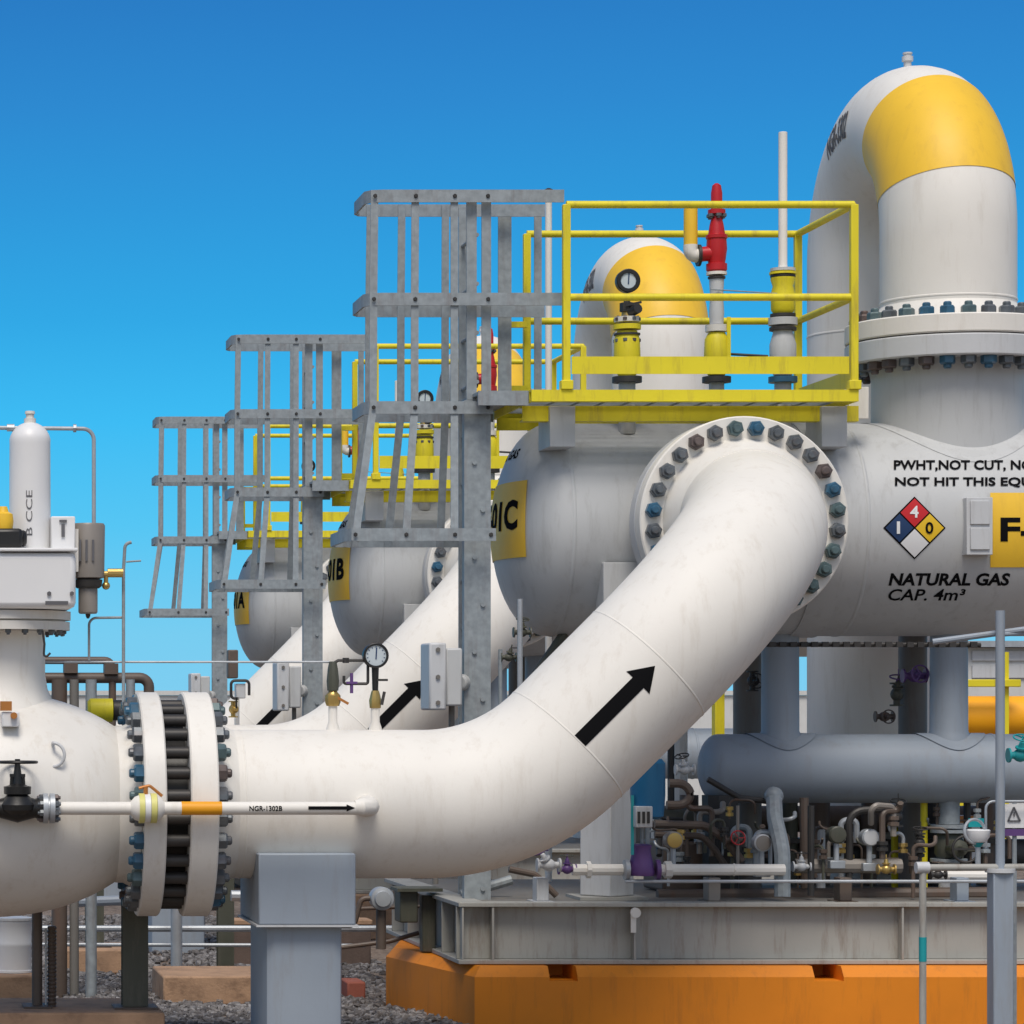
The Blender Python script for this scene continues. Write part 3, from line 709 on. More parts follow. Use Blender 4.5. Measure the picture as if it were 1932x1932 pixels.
# ------------------------------------------------------------ foreground left: main ball valve
mv = thing("ball_valve", "huge cream ball valve with white actuator on top at the left edge", "valve", (.58, PY, 0))
VRb = .612
pr = []
for i in range(25):
    t = -.90 + 1.577 * i / 24
    pr.append((.58 + t, VRb * math.sqrt(max(.0004, 1 - (t / .935) ** 2))))
pr += [(1.262, .425), (1.30, .425), (1.33, .44), (1.369, .47)]
MB().lathe((0, PY, PZ), X3, pr, 96).build("body", CREAM, mv)
MB().lathe((0, PY, PZ), X3, [(1.20, .43), (1.206, .442), (1.222, .442), (1.228, .43)], 96).build("weld_seam", CREAM, mv)
vf = MB().lathe((0, PY, PZ), X3, [(1.372, .3), (1.372, .598), (1.380, .606), (1.481, .606), (1.489, .598), (1.489, .3)], 96).build("flange", CREAM, mv)
add_nuts(vf, (1.372, PY, PZ), -X3, .535, 28)
pf = MB().lathe((0, PY, PZ), X3, [(1.615, .3), (1.615, .598), (1.623, .606), (1.754, .606), (1.762, .598), (1.762, .475), (1.776, .465), (1.876, .41), (1.896, .401)], 96).build("flange", WHITE, inl)
add_nuts(pf, (1.762, PY, PZ), X3, .535, 28)
for k in range(28):
    a = 2 * math.pi * (k + .5) / 28; y, z = PY + .535 * math.sin(a), PZ + .535 * math.cos(a)
    MB().cyl((1.491, y, z), (1.613, y, z), .033, 12).build("stud", DARK, mv)
MB().lathe((0, PY, PZ), X3, [(1.4895, .1), (1.4895, .44), (1.6145, .44), (1.6145, .1)], 64).build("spacer_ring", BLK, mv)
NXv = .62
MB().lathe((NXv, PY, 0), Z3, [(1.80, .36), (1.88, .305), (1.95, .275), (2.03, .262), (2.262, .262)], 64).build("stem_neck", CREAM, mv)
tf = MB().lathe((NXv, PY, 0), Z3, [(2.265, .2), (2.265, .395), (2.31, .395), (2.312, .37), (2.318, .37), (2.32, .40), (2.366, .40), (2.366, .2)], 72).build("stem_flange", CREAM, mv)
add_nuts(tf, (NXv, PY, 2.265), -Z3, .36, 24, NUTS_S)
ah = MB().box(.10, 1.022, 16.36, 17.24, 2.372, 2.668).build("actuator_housing", SWHT, mv, bevel=.03)
b = MB()
for x in (.88, 1.0): b.cyl((x, 16.359, 2.45), (x, 16.348, 2.45), .012, 6)
b.box(.86, .98, 16.350, 16.358, 2.39, 2.41); b.build("housing_plate", GINK, ah)
MB().box(.60, 1.03, 16.34, 17.25, 2.672, 2.69).build("housing_lid", SWHT, ah, bevel=.005)
cz = [(2.70, .112), (3.27, .110)] + [(3.27 + .115 * math.sin(a), .110 * math.cos(a) + .003) for a in [math.pi / 2 * i / 8 for i in range(1, 9)]]
ac = MB().lathe((.795, 16.7, 0), Z3, cz, 48).build("actuator_cylinder", SWHT, mv)
MB().lathe((.795, 16.7, 0), Z3, [(3.37, .032), (3.405, .032), (3.407, .022), (3.43, .022), (3.43, .028), (3.445, .026)], 12).build("end_fitting", CREAM, ac)
def cylmap(cx, cy, r, u0, v0, u1, v1, Y):
    x0, x1, z0, z1 = UX(u0, Y), UX(u1, Y), VZ(v1, Y), VZ(v0, Y)
    # text turned to read upwards
    return lambda s, t: (lambda x, z: Vector((x, cy - math.sqrt(max(1e-4, r * r - (x - cx) ** 2)) - .003, z)))(x1 - (1 - (1 - t)) * 0 - (x1 - x0) * t, z0 + (z1 - z0) * s)
text("B CCE", "stencil", GINK, ac, cylmap(.795, 16.7, .1115, 49, 925, 61, 1010, 16.59))
b = MB(); b.box(.902, 1.03, 16.56, 16.70, 2.695, 2.87); br = b.build("bracket", SWHT, mv, bevel=.006)
b = MB(); b.bar((.965, 16.553, 2.76), (.965, 16.553, 2.83), .018, .006, X3); b.bar((.945, 16.553, 2.845), (.985, 16.553, 2.845), .012, .006, Z3); b.build("index_mark", GINK, br)
b = MB(); b.box(.56, .745, 16.45, 16.62, 2.695, 2.80); b.cyl((.73, 16.53, 2.75), (.77, 16.53, 2.75), .045, 16); ls = b.build("limit_switch", BLK, mv, bevel=.02)
MB().lathe((.645, 16.53, 0), Z3, [(2.80, .05), (2.84, .055), (2.88, .05), (2.89, .03), (2.92, .02)], 20).build("switch_cap", AMB, ls)
# lifting lug and tag on the body
b = MB(); c = U(100, 1424, 16.30); b.tube([c + Vector((.052 * math.cos(rad(a)) * 1.1, -.03 - .02 * math.cos(rad(a)), .062 * math.sin(rad(a)))) for a in range(-88, 89, 11)], .009, 8); b.cyl(c + Vector((0, .02, .062)), c + Vector((.004, -.035, .062)), .009, 8); b.cyl(c + Vector((0, .02, -.062)), c + Vector((.004, -.035, -.062)), .009, 8); b.build("lifting_handle", LGREY, mv)
b = MB(); c = U(22, 1350, 16.3); b.box(c.x - .05, c.x + .04, c.y - .02, c.y + .12, c.z - .06, c.z + .02); b.build("tag_plate", SWHT, mv, bevel=.006)
b = MB(); b.box(c.x - .06, c.x + .0, c.y - .03, c.y + .1, c.z + .025, c.z + .075); b.cyl((c.x + .01, c.y - .025, c.z), (c.x + .01, c.y - .05, c.z), .018, 10); b.build("grease_fitting", COPR, mv)

# filter regulator next to the actuator
fr = thing("filter_regulator", "tan grey filter canister hanging beside the white actuator box", "regulator", U(166, 1155, 16.7))
q = U(166, 0, 16.7); Zq = lambda v: VZ(v, 16.7)
MB().box(1.023, 1.05, 16.6, 16.8, Zq(1080), Zq(1000)).build("bracket", CREAM, fr)
MB().lathe((q.x, 16.7, 0), Z3, [(Zq(1092), .07), (Zq(1090), .088), (Zq(992), .092), (Zq(988), .085)], 32).build("upper_canister", INST, fr)
MB().lathe((q.x, 16.7, 0), Z3, [(Zq(1110), .06), (Zq(1106), .074), (Zq(1094), .078), (Zq(1092.5), .06)], 24).build("collar", DARK, fr)
MB().lathe((q.x, 16.7, 0), Z3, [(Zq(1158), .045), (Zq(1155), .052), (Zq(1112), .052), (Zq(1110), .05)], 24).build("lower_bowl", INST, fr)
MB().lathe((q.x, 16.7, 0), Z3, [(Zq(1167), .006), (Zq(1163), .012), (Zq(1158), .014)], 10).build("drain_cock", DARK, fr)
b = MB()
for a in (-.35, 0, .35): b.box(q.x - .02 + a * .1, q.x - .008 + a * .1, 16.605, 16.615, Zq(1060), Zq(1020))
b.build("gauge_slots", GINK, fr)
b = MB(); b.cyl(U(190, 1083, 16.7), U(205, 1083, 16.7), .016, 10); b.cyl(U(203, 1081, 16.7), U(232, 1081, 16.7), .024, 10); b.cyl(U(200, 1085, 16.7), U(200, 1105, 16.7), .012, 8); b.ball(U(200, 1105, 16.7), .022, 12); b.build("inlet_fitting", BRASS, fr)

def tubing(label, pts, Y, r, mat, bend=.05, cat="tube", nm="tubing_line", group=None, extra=None):
    P = [U(u, v, Y if len(p_) == 0 else p_[0]) for u, v, *p_ in pts]
    b = MB(); b.tube(fillet(P, bend, 6) if len(P) > 2 else P, r, 10)
    if extra: extra(b)
    o = b.build(nm, mat); return tag(o, label, cat, group)
def fit(*pts):
    def f(b):
        for u, v, Y, r, h in pts: p = U(u, v, Y); b.cyl(p - X3 * h, p + X3 * h, r, 8)
    return f
tubing("thin steel tube running over the white cylinder and down to the canister", [(-30, 807), (177, 809), (177, 988)], 16.7, .011, GALVL, .06, extra=fit((141, 808, 16.7, .022, .008), (20, 807, 16.7, .02, .02)))
tubing("thin upright tube with a curled top right of the canister", [(248, 1023), (236, 1026), (233, 1075), (233, 1330)], 16.75, .009, GALV, .03)
tubing("short thin spike tube pointing right near the curled tube", [(238, 1060), (266, 1058)], 16.75, .005, GALV)
tubing("thin tube bent in an arch above the brown pipes", [(168, 1246), (168, 1166), (232, 1165)], 16.76, .007, GALV, .04)
tubing("long thin pale tube running level to the brass sampling valve", [(85, 1249), (622, 1249)], 16.82, .006, GALVL)
tubing("thin dangling cable below the round stem flange", [(80, 1190), (84, 1215), (82, 1245), (95, 1232)], 16.45, .006, DARK, .012)

# bypass line in front of the flanges
BY = 16.12; bz = VZ(1525, BY)
bl = thing("bypass_line", "slim white pipe with orange band and small black arrow crossing the flanges", "pipe", U(400, 1525, BY))
MB().cyl(U(112, 1525, BY), U(250, 1525, BY), .034, 24).build("pipe_run", WHITE, bl)
MB().cyl(U(305, 1525, BY), U(676, 1525, BY), .034, 24).build("pipe_run", WHITE, bl)
MB().cyl(U(342, 1525, BY), U(418, 1525, BY), .0355, 24).build("orange_band", paint("pipe_orange", (.84, .36, .008), .5, .04), bl)
b = MB(); p = U(684, 1523, BY); b.tube([p - X3 * .04, p - X3 * .01, p + X3 * .03 + Y3 * .03, p + X3 * .055 + Y3 * .12, p + X3 * .06 + Y3 * .33], [.036, .046, .05, .052, .06], 24); b.build("outlet_elbow", WHITE, bl)
def on_by(u0, v0, u1, v1):
    x0, x1 = UX(u0, BY), UX(u1, BY); z0, z1 = VZ(v1, BY), VZ(v0, BY)
    def f(s, t):
        z = z0 + (z1 - z0) * t; return Vector((x0 + (x1 - x0) * s, BY - math.sqrt(max(1e-5, .0365 ** 2 - (z - bz) ** 2)), z))
    return f
text("NGR-1302B", "line_number", INK, bl, on_by(469, 1520, 531, 1530), bold=.02)
f_ = on_by(580, 1516, 668, 1532)
b = patch(lambda s, t: f_(s * .84, .30 + .4 * t), 6, 4); k = len(b.v)
b._add([f_(.82, .5 + .42 * j / 4) for j in range(-4, 5)] + [f_(1.0, .5)], [(j, 9, j + 1) for j in range(8)]); b.build("flow_arrow", INK, bl)
PYEL = paint("pale_yellow", (.72, .68, .22), .5, .06)
un = thing("union_joint", "white flanged union with pale yellow edges on the slim bypass pipe", "pipe joint", U(278, 1525, BY))
MB().lathe((0, BY, bz), X3, [(UX(246, BY), .034), (UX(254, BY), .06), (UX(262, BY), .068)], 24).build("hub", WHITE, un)
MB().lathe((0, BY, bz), X3, [(UX(296, BY), .068), (UX(302, BY), .06), (UX(310, BY), .034)], 24).build("hub", WHITE, un)
for u0, u1, m in ((262, 272, "e"), (284, 295, "e")):
    MB().lathe((0, BY, bz), X3, [(UX(u0, BY), .04), (UX(u0, BY), .078), (UX(u1, BY), .078), (UX(u1, BY), .04)], 28).build("flange", PYEL, un)
MB().lathe((0, BY, bz), X3, [(UX(272, BY), .04), (UX(272.5, BY), .074), (UX(283.5, BY), .074), (UX(284, BY), .04)], 28).build("gasket_ring", SWHT, un)
b = MB(); b.tube(fillet([U(262, 1487, BY), U(282, 1482, BY), U(292, 1490, BY), U(306, 1502, BY)], .02, 4), .008, 8); b.cyl(U(275, 1500, BY), U(275, 1484, BY), .012, 8); b.build("bonding_strap", COPR, un)

gl = thing("globe_valve", "black globe valve with handwheel at the left end of the slim bypass pipe", "valve", U(33, 1555, BY))
gx_ = UX(33, BY); gz = lambda v: VZ(v, BY)
MB().lathe((gx_, BY, 0), Z3, [(gz(1551), .01), (gz(1540), .055), (gz(1528), .095), (gz(1518), .098), (gz(1505), .07), (gz(1500), .055)], 32).build("body", BLK, gl)
b = MB(); b.lathe((0, BY, bz), X3, [(UX(-12, BY), .055), (UX(0, BY), .05), (UX(33, BY), .075), (UX(66, BY), .05), (UX(76, BY), .062), (UX(80, BY), .062)], 28); b.build("body_ends", BLK, gl)
MB().lathe((gx_, BY, 0), Z3, [(gz(1500), .05), (gz(1498), .07), (gz(1484), .072), (gz(1482), .05), (gz(1478), .028), (gz(1440), .014), (gz(1432), .014)], 24).build("bonnet", BLK, gl)
b = MB()
for dx in (-.034, .034): b.bar((gx_ + dx, BY, gz(1484)), (gx_ + dx * .9, BY, gz(1462)), .014, .02, X3)
b.bar((gx_ - .04, BY, gz(1463)), (gx_ + .04, BY, gz(1463)), .016, .03, Z3); b.build("yoke", BLK, gl)
b = MB(); b.torus((gx_, BY, gz(1438)), Z3, .10, .008, 36, 8)
for a in (0, 2.09, 4.19): b.bar((gx_, BY, gz(1438)), (gx_ + .1 * math.cos(a), BY + .1 * math.sin(a), gz(1438)), .014, .008, Z3)
b.build("handwheel", BLK, gl)
gf = MB().lathe((0, BY, bz), X3, [(UX(81, BY), .03), (UX(81, BY), .078), (UX(90, BY), .078), (UX(90.5, BY), .062), (UX(93.5, BY), .062), (UX(94, BY), .078), (UX(103, BY), .078), (UX(104, BY), .05), (UX(112, BY), .034)], 28).build("flange_pair", GALVL, gl)
add_nuts(gf, (UX(81, BY), BY, bz), -X3, .06, 8, NUTS_S); add_nuts(gf, (UX(103, BY), BY, bz), X3, .06, 8, NUTS_S)

# pipe with yellow band behind the valve neck
yp = thing("flanged_pipe", "short dark flanged pipe with bright yellow sleeve behind the ball valve", "pipe", U(215, 1340, 17.3))
MB().lathe((0, 17.3, VZ(1340, 17.3)), X3, [(UX(165, 17.3), .05), (UX(170, 17.3), .066), (UX(212, 17.3), .066), (UX(213, 17.3), .05)], 28).build("yellow_sleeve", YEL, yp)
MB().lathe((0, 17.3, VZ(1340, 17.3)), X3, [(UX(213, 17.3), .05), (UX(214, 17.3), .058), (UX(250, 17.3), .058)], 28).build("pipe_run", DARK, yp)
MB().lathe((0, 17.3, VZ(1340, 17.3)), X3, [(UX(250, 17.3), .05), (UX(250, 17.3), .085), (UX(263, 17.3), .085), (UX(263, 17.3), .05)], 28).build("flange", BLUE, yp)

# brown pipe rack left
rk = thing("pipe_rack", "brown double pipe rack on short posts behind the ball valve", "pipe rack", U(180, 1340, 19.8) * Vector((1, 1, 0)) if False else Vector((UX(180, 19.8), 19.8, 0)))
b = MB(); b.tube(fillet([U(60, 1246, 19.8), U(212, 1246, 19.8), U(212, 1500, 19.8)], .05, 6), .024, 12); b.build("upper_pipe", BRWN, rk)
b = MB(); b.tube(fillet([U(60, 1279, 19.8), U(281, 1279, 19.8), U(281, 1500, 19.8)], .06, 6), .034, 14); b.build("lower_pipe", BRWN, rk)
for u, m, r in ((112, BRWN, .05), (140, DGREY, .03), (172, GALV, .036), (246, GALV, .03)):
    MB().cyl(U(u, 1282, 19.75), Vector((UX(u, 19.75), 19.75, 0)), r, 12).build("post", m, rk)
for b in (MB().box(UX(120, 19.8), UX(146, 19.8), 19.74, 19.86, VZ(1270, 19.8), VZ(1250, 19.8)), MB().box(UX(196, 19.8), UX(222, 19.8), 19.74, 19.86, VZ(1272, 19.8), VZ(1252, 19.8))): b.build("clamp", BRWN, rk)

# ------------------------------------------------------------ lower left: footings, posts, rails
def foot(label, x0, x1, y0, y1, h, mat=CONC, nm="concrete_footing", cat="footing", grp=None, bev=.012):
    return tag(MB().box(x0, x1, y0, y1, 0, h).build(nm, mat, None, bevel=bev), label, cat, grp)
foot("long brown concrete footing under the ball valve in the near left corner", -.9, 1.545, 16.95, 17.85, .18)
foot("second brown concrete footing right of centre left gravel patch", UX(308, 19.3), UX(506, 19.3), 19.3, 20.1, .18)
foot("far brown concrete footing seen between the thin posts", UX(100, 21.8), UX(262, 21.8), 21.6, 22.3, .17)
foot("brick red block beside the blue-grey support column", UX(655, 19.6), UX(690, 19.6), 19.6, 19.9, .12, BRICK, "brick_block", "block")
foot("low brown plinth under the white drum at the left edge", UX(-60, 18.5), UX(66, 18.5), 18.4, 19.0, .26)
dr = thing("white_drum", "white metal drum standing on a brown plinth at the left edge", "drum", (UX(28, 18.6), 18.65, .26))
MB().lathe((UX(26, 18.6), 18.65, 0), Z3, [(.26, .10), (.262, .112), (.275, .112), (.278, .108), (.42, .108), (.43, .111), (.44, .108), (.55, .108), (.56, .113), (.575, .113)], 36).build("shell", SWHT, dr)
MB().lathe((UX(26, 18.6), 18.65, 0), Z3, [(.5755, .118), (.59, .118), (.592, .10)], 36).build("lid", LGREY, dr)
def post(label, u, Y, wu, vtop, mat, nm="steel_post", z0=0.0, plate=True, grp=None, round_=False):
    r_ = thing(nm, label, "post", (UX(u, Y), Y, z0), grp); h = wu / 2 * Y / FPX; x = UX(u, Y)
    if round_: MB().cyl((x, Y, z0), (x, Y, VZ(vtop, Y)), h, 16).build("shaft", mat, r_)
    else:
        b = MB(); b.box(x - h, x + h, Y - .06, Y - .05, z0 + .012, VZ(vtop, Y)); b.box(x - .006, x + .006, Y - .049, Y + .049, z0 + .012, VZ(vtop, Y)); b.box(x - h, x + h, Y + .05, Y + .06, z0 + .012, VZ(vtop, Y)); b.build("shaft", mat, r_)
    if plate:
        MB().box(x - h - .05, x + h + .05, Y - .12, Y + .12, z0 + .0005, z0 + .0115).build("base_plate", BRWN, r_)
    return r_
post("thick dark green-grey steel column under the flange pair", 254, 17.25, 48, 1660, GRN, z0=.18)
post("thin nearly black post below the ball valve", 70, 17.3, 20, 1710, BRWN, z0=.18, round_=True)
post("pale grey slim post behind the flange pair", 333, 20.6, 22, 1600, GALVL, round_=True)
post("green-grey post between the far rails", 425, 21.2, 30, 1640, GRN)
post("short dark post on the far footing", 178, 21.9, 34, 1640, GRN, z0=.17)
post("brownish slim post beside the blue-grey support column", 498, 20.3, 20, 1740, DGREY, z0=0, round_=True)
tr = thing("threaded_rod", "rusty threaded rod standing beside the thin dark post", "rod", (UX(96, 17.3), 17.3, .18))
b = MB(); 
x = UX(98, 17.3); zz = [.18 + i * .011 for i in range(42)]
b.lathe((x, 17.3, 0), Z3, [(z, .022 if i % 2 else .027) for i, z in enumerate(zz)], 12); b.build("rod", BRWN, tr)
MB().cyl((x - .035, 17.28, .18), (x - .035, 17.28, .62), .006, 8).build("cable", GALVL, tr)
tubing("upper level grey rail pipe running behind the supports low on the left", [(60, 1752), (810, 1752)], 20.9, .022, GALVL, nm="rail_pipe", cat="pipe")
tubing("lower thin grey rail pipe running behind the supports low on the left", [(60, 1782), (690, 1784)], 20.9, .013, GALVL, nm="rail_pipe", cat="pipe")
tubing("blue-grey pipe stub below the ball valve belly", [(140, 1702), (250, 1698)], 20.9, .034, BGREY, nm="pipe_stub", cat="pipe")
tubing("pale green-grey pipe stub right of the flange pair", [(436, 1690), (560, 1692)], 20.0, .036, GALVL, nm="pipe_stub", cat="pipe")
tubing("thin brown conduit low behind the blue-grey column", [(640, 1716), (840, 1708)], 19.2, .012, BRWN, nm="conduit", cat="pipe")
tubing("slanting brown conduit at the orange plinth corner", [(640, 1788), (735, 1776), (790, 1760)], 19.0, .014, BRWN, nm="conduit", cat="pipe")

# round grey fitting and bits left of the skid
fm = thing("flow_transmitter", "round grey capped transmitter beside the blue-grey saddle box", "transmitter", U(722, 1720, 18.3))
p = U(722, 1696, 18.3)
MB().lathe(p, -Y3, [(-.12, .05), (-.10, .068), (-.01, .07), (0, .066), (.004, .05), (.02, .045), (.022, .02)], 28).build("housing", GALVL, fm)
MB().cyl(p - Z3 * .06 + Y3 * .06, p - Z3 * .30 + Y3 * .06, .03, 12).build("stem", BRWN, fm)
b = MB(); b.tube(fillet([p + Vector((-.03, .05, 0)), p + Vector((-.12, .05, 0)), p + Vector((-.16, .05, -.16)), p + Vector((-.30, .05, -.16))], .04, 5), .016, 10); b.build("conduit", BRWN, fm)
lb = thing("small_pedestal", "dark green-grey box pedestal left of the grey skid", "pedestal", (UX(790, 18.9), 18.9, 0))
b = MB(); b.box(UX(752, 18.8), UX(786, 18.8), 18.75, 18.95, VZ(1740, 18.8), VZ(1680, 18.8)); b.build("box", GRN, lb, bevel=.008)
b = MB(); b.box(UX(797, 18.8), UX(822, 18.8), 18.8, 18.9, .37, VZ(1690, 18.8)); b.build("leg", GRN, lb, bevel=.005)
b = MB(); b.box(UX(745, 18.8), UX(830, 18.8), 18.7, 18.97, VZ(1682, 18.8) + .004, VZ(1676, 18.8) + .004); b.build("top_plate", GRN, lb)

# ------------------------------------------------------------ right: safety shower, sign, cabinet, wall
ss = thing("safety_shower", "blue-grey safety shower post with eyewash bowl at the right edge", "shower", (UX(1887, 16.0), 16.0, 0))
x = UX(1887, 16.0)
b = MB(); b.box(x - .052, x + .052, 15.95, 16.05, .012, VZ(1641, 16)); b.build("lower_post", BGREY, ss, bevel=.006)
MB().cyl((x, 16, VZ(1641, 16)), (x, 16, VZ(1152, 16)), .023, 16).build("upper_pipe", BGREY, ss)
MB().lathe((x, 16, 0), Z3, ring(VZ(1646, 16), .075, .02), 20).build("collar", LGREY, ss)
MB().box(x - .1, x + .1, 15.9, 16.1, 0.0005, .011).build("base_plate", BRWN, ss)
b = MB(); b.tube(fillet([U(1741, 2080, 16.0) , U(1741, 1637, 16.0), U(1960, 1636, 16.0)], .04, 6), .018, 12); b.build("supply_pipe", SGREY, ss)
MB().cyl(U(1741, 1768, 16.0), U(1741, 1814, 16.0), .0195, 16).build("teal_band", TEAL, ss)
b = MB(); b.cyl(U(1728, 1637, 16), U(1752, 1637, 16), .03, 14); b.build("elbow_fitting", LGREY, ss)
c = U(1845, 1572, 16.1)
MB().lathe(c, Z3, [(-.05, .02), (-.045, .04), (-.02, .058), (.015, .062), (.02, .055), (-.01, .045)], 24).build("eyewash_bowl", SWHT, ss)
MB().lathe(c, Z3, [(-.075, .012), (-.052, .03), (-.049, .03)], 16).build("bowl_drain", TEAL, ss)
b = MB(); b.torus(c + Vector((-.02, -.01, .01)), Vector((.3, -1, .1)), .062, .008, 24, 8); b.cyl(c - Z3 * .07, c - Z3 * .19, .014, 10); b.build("bowl_arm", GALVL, ss)
b = MB(); b.box(c.x - .03, c.x + .05, c.y + .05, c.y + .06, c.z + .03, c.z + .075); b.build("push_plate", TEAL, ss)
b = MB(); b.tube(fillet([U(1860, 1600, 16.2), U(1860, 1512, 16.2), U(2010, 1512, 16.2)], .04, 6), .007, 10); b.build("sign_frame", GALVL, ss)
b = MB(); b.tube([U(1760, 1211, 16.15), U(1990, 1180, 16.0)], .016, 10); b.tube([U(1890, 1197, 16.05), U(1990, 1190, 16.05)], .012, 10); b.build("shower_arm", BGREY, ss)
sg = thing("warning_sign", "small white warning sign with grey triangle right of the shower post", "sign", U(1914, 1590, 16.25))
p0, p1 = U(1895, 1562, 16.25), U(1960, 1517, 16.25)
MB().box(p0.x, UX(1932, 16.25), 16.245, 16.255, p0.z, p1.z).build("plate", SWHT, sg)
b = MB(); T = [U(1913, 1523, 16.24), U(1902, 1549, 16.24), U(1925, 1549, 16.24)]
for i in range(3): b.bar(T[i], T[(i + 1) % 3], .008, .004, Z3 if i == 1 else X3)
b.bar(U(1913.5, 1532, 16.24), U(1913.5, 1541, 16.24), .006, .003, X3); b.build("triangle", GINK, sg)
MB().box(p0.x, UX(1932, 16.25), 16.245, 16.255, VZ(1577, 16.25), VZ(1564, 16.25)).build("stripe_plate", PURP, sg)
b = MB(); b.cyl(U(1914, 1512, 16.265), Vector((UX(1914, 16.265), 16.265, 0)), .012, 8); b.build("stake", GALV, sg)

cb = thing("orange_pipeline", "thick bright orange pipe under a yellow rail right of the drum neck", "pipe", (UX(1862, 26), 26.2, 0))
MB().lathe((0, 26.2, VZ(1353, 26.2)), X3, [(UX(1812, 26), .14), (UX(1820, 26), .178), (UX(1990, 26), .178)], 40).build("pipe_run", paint("bright_orange", (1.0, .44, .006), .5, .04), cb)
MB().cyl((UX(1850, 26.2), 26.2, 0), (UX(1850, 26.2), 26.2, VZ(1385, 26.2)), .09, 16).build("pipe_stand", GALV, cb)
MB().box(UX(1815, 25.9), UX(1925, 25.9), 25.88, 25.93, VZ(1296, 25.9), VZ(1282, 25.9)).build("rail", YEL, cb, bevel=.006)
for u in (1818, 1902): MB().box(UX(u, 25.9) - .02, UX(u, 25.9) + .02, 25.935, 25.975, 0, VZ(1230, 25.9)).build("post", YEL, cb)
pb_ = thing("pale_shed", "pale grey shed with banded wall far behind the right hand drum neck", "shed", (15.3, 38, 0))
MB().box(13.27, 17.5, 38, 42, 0, 2.62).build("wall", PALE, pb_)
for z0, z1 in ((2.25, 2.40), (2.46, 2.58)): MB().box(13.35, 17.4, 37.97, 37.995, z0, z1).build("window_band", LGREY, pb_)
MB().box(13.2, 17.6, 37.85, 42.1, 2.625, 2.70).build("roof", GALVL, pb_)
pw = thing("perimeter_wall", "long low off-white wall running along the horizon", "wall", (0, 60, 0))
MB().box(-25, 50, 60, 60.3, 0, 2.16).build("panel", PALE, pw); MB().box(-25, 50, 59.95, 60.35, 2.165, 2.25).build("coping", PALE, pw)
yb = thing("yellow_post", "short yellow painted post seen under the sloping pipe near the drum end", "post", (UX(1355, 22), 22, 0))
MB().box(UX(1346, 22), UX(1364, 22), 21.95, 22.05, 0, VZ(1290, 22)).build("shaft", YEL, yb, bevel=.006)
MB().box(UX(1340, 22), UX(1370, 22), 21.9, 22.1, VZ(1290, 22) + .001, VZ(1286, 22)).build("cap", YEL, yb)
vs_ = thing("white_pole", "tall thin white pole behind the front platform's left corner", "pole", (UX(1035, 20.3), 20.3, 0))
MB().cyl((UX(1035, 20.3), 20.3, 0), (UX(1035, 20.3), 20.3, VZ(364, 20.3)), .022, 14).build("shaft", WHITE, vs_)
MB().lathe((UX(1035, 20.3), 20.3, 0), Z3, [(VZ(364, 20.3), .03), (VZ(358, 20.3), .03), (VZ(355, 20.3), .01)], 12).build("cap", DARK, vs_)

# ------------------------------------------------------------ piping below the drum on the skid deck
def hand_valve(label, P, along, up, s, body, wheel, wh=True, grp=None, flange=None, cat="valve"):
    P = Vector(P); a = Vector(along).normalized(); u = Vector(up).normalized(); r = thing("hand_valve", label, cat, P, grp); fm_ = flange or body
    MB().lathe(P, a, [(-s * .9, .3 * s), (-s * .55, .3 * s), (-s * .3, .5 * s), (0, .58 * s), (s * .3, .5 * s), (s * .55, .3 * s), (s * .9, .3 * s)], 20).build("body", body, r)
    for k in (-1, 1):
        f = MB().lathe(P + a * k * s * .98, a, [(-.08 * s, .3 * s), (-.08 * s, .62 * s), (.08 * s, .62 * s), (.08 * s, .3 * s)], 20).build("flange", fm_, r)
    MB().lathe(P, u, [(.3 * s, .3 * s), (.6 * s, .34 * s), (.62 * s, .5 * s), (.74 * s, .5 * s), (.76 * s, .3 * s), (1.2 * s, .2 * s), (1.25 * s, .1 * s), (1.75 * s, .08 * s)], 16).build("bonnet", body, r)
    if wh:
        b = MB(); c = P + u * 1.6 * s; b.torus(c, u, .75 * s, .07 * s, 24, 8); e1 = a; e2 = u.cross(a)
        for k in range(3):
            d = math.cos(k * 2.094) * e1 + math.sin(k * 2.094) * e2; b.bar(c, c + d * .75 * s, .12 * s, .07 * s, u)
        b.build("handwheel", wheel, r)
    else:
        b = MB(); c = P + u * 1.3 * s; b.bar(c - a * .1 * s, c + a * 1.5 * s, .2 * s, .1 * s, u.cross(a)); b.build("lever", wheel, r)
    return r
D = 18.15
hand_valve("grey drain valve with purple wheel at the left end of the skid piping", U(1035, 1632, 18.0), X3, Vector((-.5, -.2, .8)), .065, LGREY, PURP)
hand_valve("dark drain valve with small green wheel on the white drain pipe", U(1070, 1640, 18.05), X3, Z3, .05, PURP, GRN)
hand_valve("dark purple gate valve with level wheel in front of the tall white pipe", U(1692, 1310, 19.4), Z3, Vector((0, -.3, 1)), .07, GRN, PURP)
hand_valve("purple and black valve clamped to the right hand support leg", U(1725, 1275, 19.2), X3, Vector((0, -1, .1)), .07, PURP, PURP)
hand_valve("brown small valve under the dark purple gate valve", U(1668, 1352, 19.4), X3, Vector((0, -1, 0)), .055, BRWN, BRWN)
hand_valve("black wheel valve under the middle of the drum", U(1692, 1540, 18.5), Z3, Vector((0, -.3, 1)), .06, DARK, BLK)
hand_valve("slim dark valve with cross handle left of the grey gate valve", U(1735, 1590, 18.5), Z3, Vector((0, -.2, 1)), .055, DARK, DARK)
hand_valve("dark green instrument valve near the ladder and the vessel end", U(985, 1193, 18.4), X3, Vector((0, -.3, 1)), .05, GRN, GRN)
hand_valve("small dark valve lower beside the ladder column", U(960, 1240, 18.4), X3, Vector((.2, -.3, 1)), .045, GRN, DARK, wh=False)
